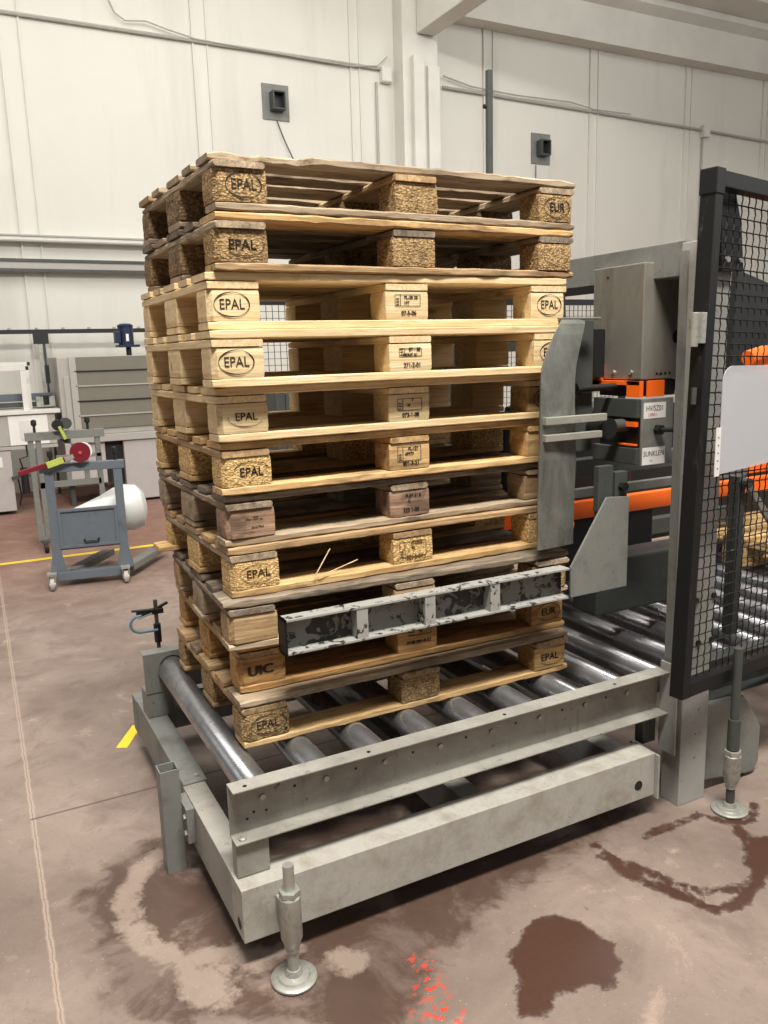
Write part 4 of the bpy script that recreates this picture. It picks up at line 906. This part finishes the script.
def film_bag():
    m = MB(); N = 28; R_ = 12; V = []
    prof = [(-.26, .02), (-.22, .05), (-.1, .09), (.02, .13), (.13, .17), (.22, .185), (.30, .165), (.34, .10), (.35, .02)]
    for x, rr in prof:
        for k in range(N):
            t = 2*PI*k/N; w_ = 1+.06*noise.noise(Vector((x*9, math.cos(t)*2, math.sin(t)*2)))
            V.append((x, rr*w_*math.cos(t), rr*w_*math.sin(t)*(1.1 if math.sin(t) < 0 else .85)))
    F = [(i*N+k, i*N+(k+1) % N, (i+1)*N+(k+1) % N, (i+1)*N+k) for i in range(len(prof)-1) for k in range(N)]+[tuple(range(N))[::-1], tuple(range((len(prof)-1)*N, len(prof)*N))]
    m.add(V, F); o = m.build('film_bundle', M['film'], None, (.24, 4.27, .485), (0, -.10, 0), smooth=True)
    tag(o, 'white plastic film bundle bulging behind the low panel of the stand', 'plastic film')
film_bag()
def packing_machine():
    r = empty('packing_machine', (.375, 7.4, 0), 0, 'big grey machine cabinet with ribbed side panel at the far left', 'machine')
    MB().box(.0, 1.55, 0, 1.0, .80, 1.66).build('upper_housing', M['whitegrey'], r, bevel=.01)
    p = MB().box(.17, 1.5, -.018, -.001, .87, 1.655).build('ribbed_panel', M['olive'], r)
    for k, z in enumerate((1.495, 1.335, 1.17, 1.01)):
        MB().box(.17, 1.5, -.030, -.018, z, z+.014).build('rib', M['whitegrey'] if k in (1, 3) else M['black'], p)
    MB().box(.12, .19, -.03, -.001, .80, 1.66).build('corner_post', M['whitegrey'], r, bevel=.004); MB().box(.05, .11, -.02, -.001, .85, 1.45).build('side_door', M['whitegrey'], r, bevel=.004)
    MB().box(.06, 1.6, -.05, 1.0, .72, .80).build('base_rim', M['whitegrey'], r, bevel=.006)
    MB().box(.62, 1.58, -.02, .95, .03, .719).build('lower_cabinet', M['mauve'], r, bevel=.01); MB().box(.0, .42, .0, .95, .25, .719).build('lower_cabinet', M['mauve'], r, bevel=.01)
    MB().box(.42, .62, .05, .9, .25, .719).build('recess_panel', M['black'], r); MB().box(.64, 1.55, .05, .9, .0, .03).build('plinth', M['black'], r)
    m = MB()
    for x in (.02, .36): m.box(x, x+.05, .1, .15, 0, .25)
    m.build('leg', M['greydark'], r)
    mo = MB().cyl((.79, .2, 1.78), (.79, .2, 1.98), .085, n=24).build('motor', M['navy'], r, smooth=True); mo['label'] = 'blue electric motor'
    MB().lathe([(.004, 0), (.085, 0), (.09, .02), (.06, .04), (.004, .045)], 20, (.79, .2, 1.975)).build('fan_cover', M['navy'], mo, smooth=True)
    MB().box(.66, .72, .12, .24, 1.80, 1.93).build('terminal_box', M['navy'], mo, bevel=.006); MB().box(.775, .805, .11, .116, 1.82, 1.90).build('rating_plate', M['paper'], mo)
    MB().box(.68, .92, .1, .3, 1.755, 1.78).build('motor_flange', M['navy'], mo); MB().cyl((.81, .2, 1.66), (.81, .2, 1.76), .03, n=14).build('shaft', M['black'], mo)
    w_ = empty('worktable', (-.3, 7.4, 0), 0, 'pale grey worktable with white frame and two white panels at the left edge', 'worktable')
    MB().box(-2.2, .66, -.04, .8, 1.07, 1.11).build('tabletop', M['white'], w_, bevel=.004); MB().box(-2.2, .60, -.01, .75, .74, 1.069).build('apron', M['whitegrey'], w_, bevel=.004)
    MB().box(-2.2, .60, -.03, .74, .70, .735).build('rim', M['whitegrey'], w_)
    MB().box(.13, .52, -.02, -.011, .745, 1.055).build('white_panel', M['paper'], w_); MB().box(-.4, -.07, -.02, -.011, .745, 1.055).build('white_panel', M['paper'], w_); MB().box(.24, .40, -.028, -.021, .80, 1.00).build('white_panel', M['white'], w_)
    MB().box(-2.2, .12, -.02, .7, .04, .69).build('cabinet', M['mauve'], w_, bevel=.008); MB().box(-.3, .03, -.026, -.021, .52, .63).build('white_panel', M['paper'], w_); MB().box(-2.2, -.06, .02, .6, 0, .04).build('plinth', M['black'], w_)
    fr = MB(); fr.box(-2.2, .36, .02, .07, 1.53, 1.58); fr.box(-2.2, .40, .3, .35, 1.58, 1.62); fr.box(.30, .36, .02, .07, 1.11, 1.53); fr.box(.36, .41, .3, .35, 1.11, 1.58); fr.build('guard_frame', M['white'], w_, bevel=.004)
    for x, y, z in ((.36, .045, 1.555), (.40, .325, 1.60)): MB().box(x, x+.03, y-.02, y+.02, z-.02, z+.02).build('end_cap', M['black'], w_)
    MB().box(-2.2, .65, .45, .6, 1.19, 1.27).build('rail', M['slate'], w_); MB().box(-2.2, .65, .35, .45, 1.13, 1.18).build('rail', M['greydark'], w_)
    MB().box(-.5, -.15, .2, .3, 1.13, 1.20).build('fitting', M['zinc'], w_); MB().box(.45, .64, .2, .3, 1.13, 1.24).build('fitting', M['zinc'], w_)
    m = MB(); m.box(.58, .62, .25, .35, 1.38, 1.58); m.cyl((.55, .25, 1.15), (.55, .25, 1.25), .06, n=14); m.build('valve', M['black'], w_)
    r2 = empty('overhead_rail', (.02, 8.62, -.03), 0, 'thin black overhead rail on a steel post above the worktable', 'rail')
    MB().box(-3, 2.2, -.02, .02, 1.98, 2.03).build('rail', M['black'], r2)
    for k in range(12): MB().cyl((-1.5+.3*k, 0, 2.03), (-1.5+.3*k, 0, 2.05), .02, n=8).build('bolt', M['zinc'], r2)
    MB().box(.30, .33, -.02, .02, .031, 1.98).build('post', M['zinc'], r2); MB().box(.35, .38, -.02, .02, .031, 1.98).build('post', M['greydark'], r2); MB().box(.25, .42, -.03, .03, 1.86, 1.98).build('post_head', M['black'], r2)
    g = empty('hanging_tool', (-.10, 7.358, 0), 0, 'black corded hand tool hanging from the worktable edge', 'hand tool')
    MB().cyl((.03, 0, .22), (.03, 0, .50), .04, n=14).build('tool_body', M['black'], g, smooth=True); MB().beam((-.10, 0, .40), (.16, 0, .42), .03, .03).build('cross_handle', M['greydark'], g)
    MB().tube([(.08, 0, .74), (.08, 0, .62), (.0, 0, .6), (.02, 0, .5), (-.04, 0, .4), (-.02, 0, .2), (-.05, 0, .1)], .01, 6).build('cord', M['black'], g, smooth=True)
packing_machine()

# ------------------------------------------------------------------ floor tape
m = MB(); m.prism([(-.209, 1.187), (-.168, 1.163), (-.081, 1.328), (-.103, 1.376)], 2, .0005, .0012); tag(m.build('floor_tape', M['yellow']), 'short slanted yellow tape strip on the floor left of the conveyor', 'floor tape')
m = MB(); m.prism([(-3.5, 5.10), (-3.5, 5.03), (1.6, 4.93), (1.6, 5.0)], 2, .0005, .0012); tag(m.build('floor_marking', M['yellow']), 'long thin yellow line across the floor behind the carts', 'floor marking')
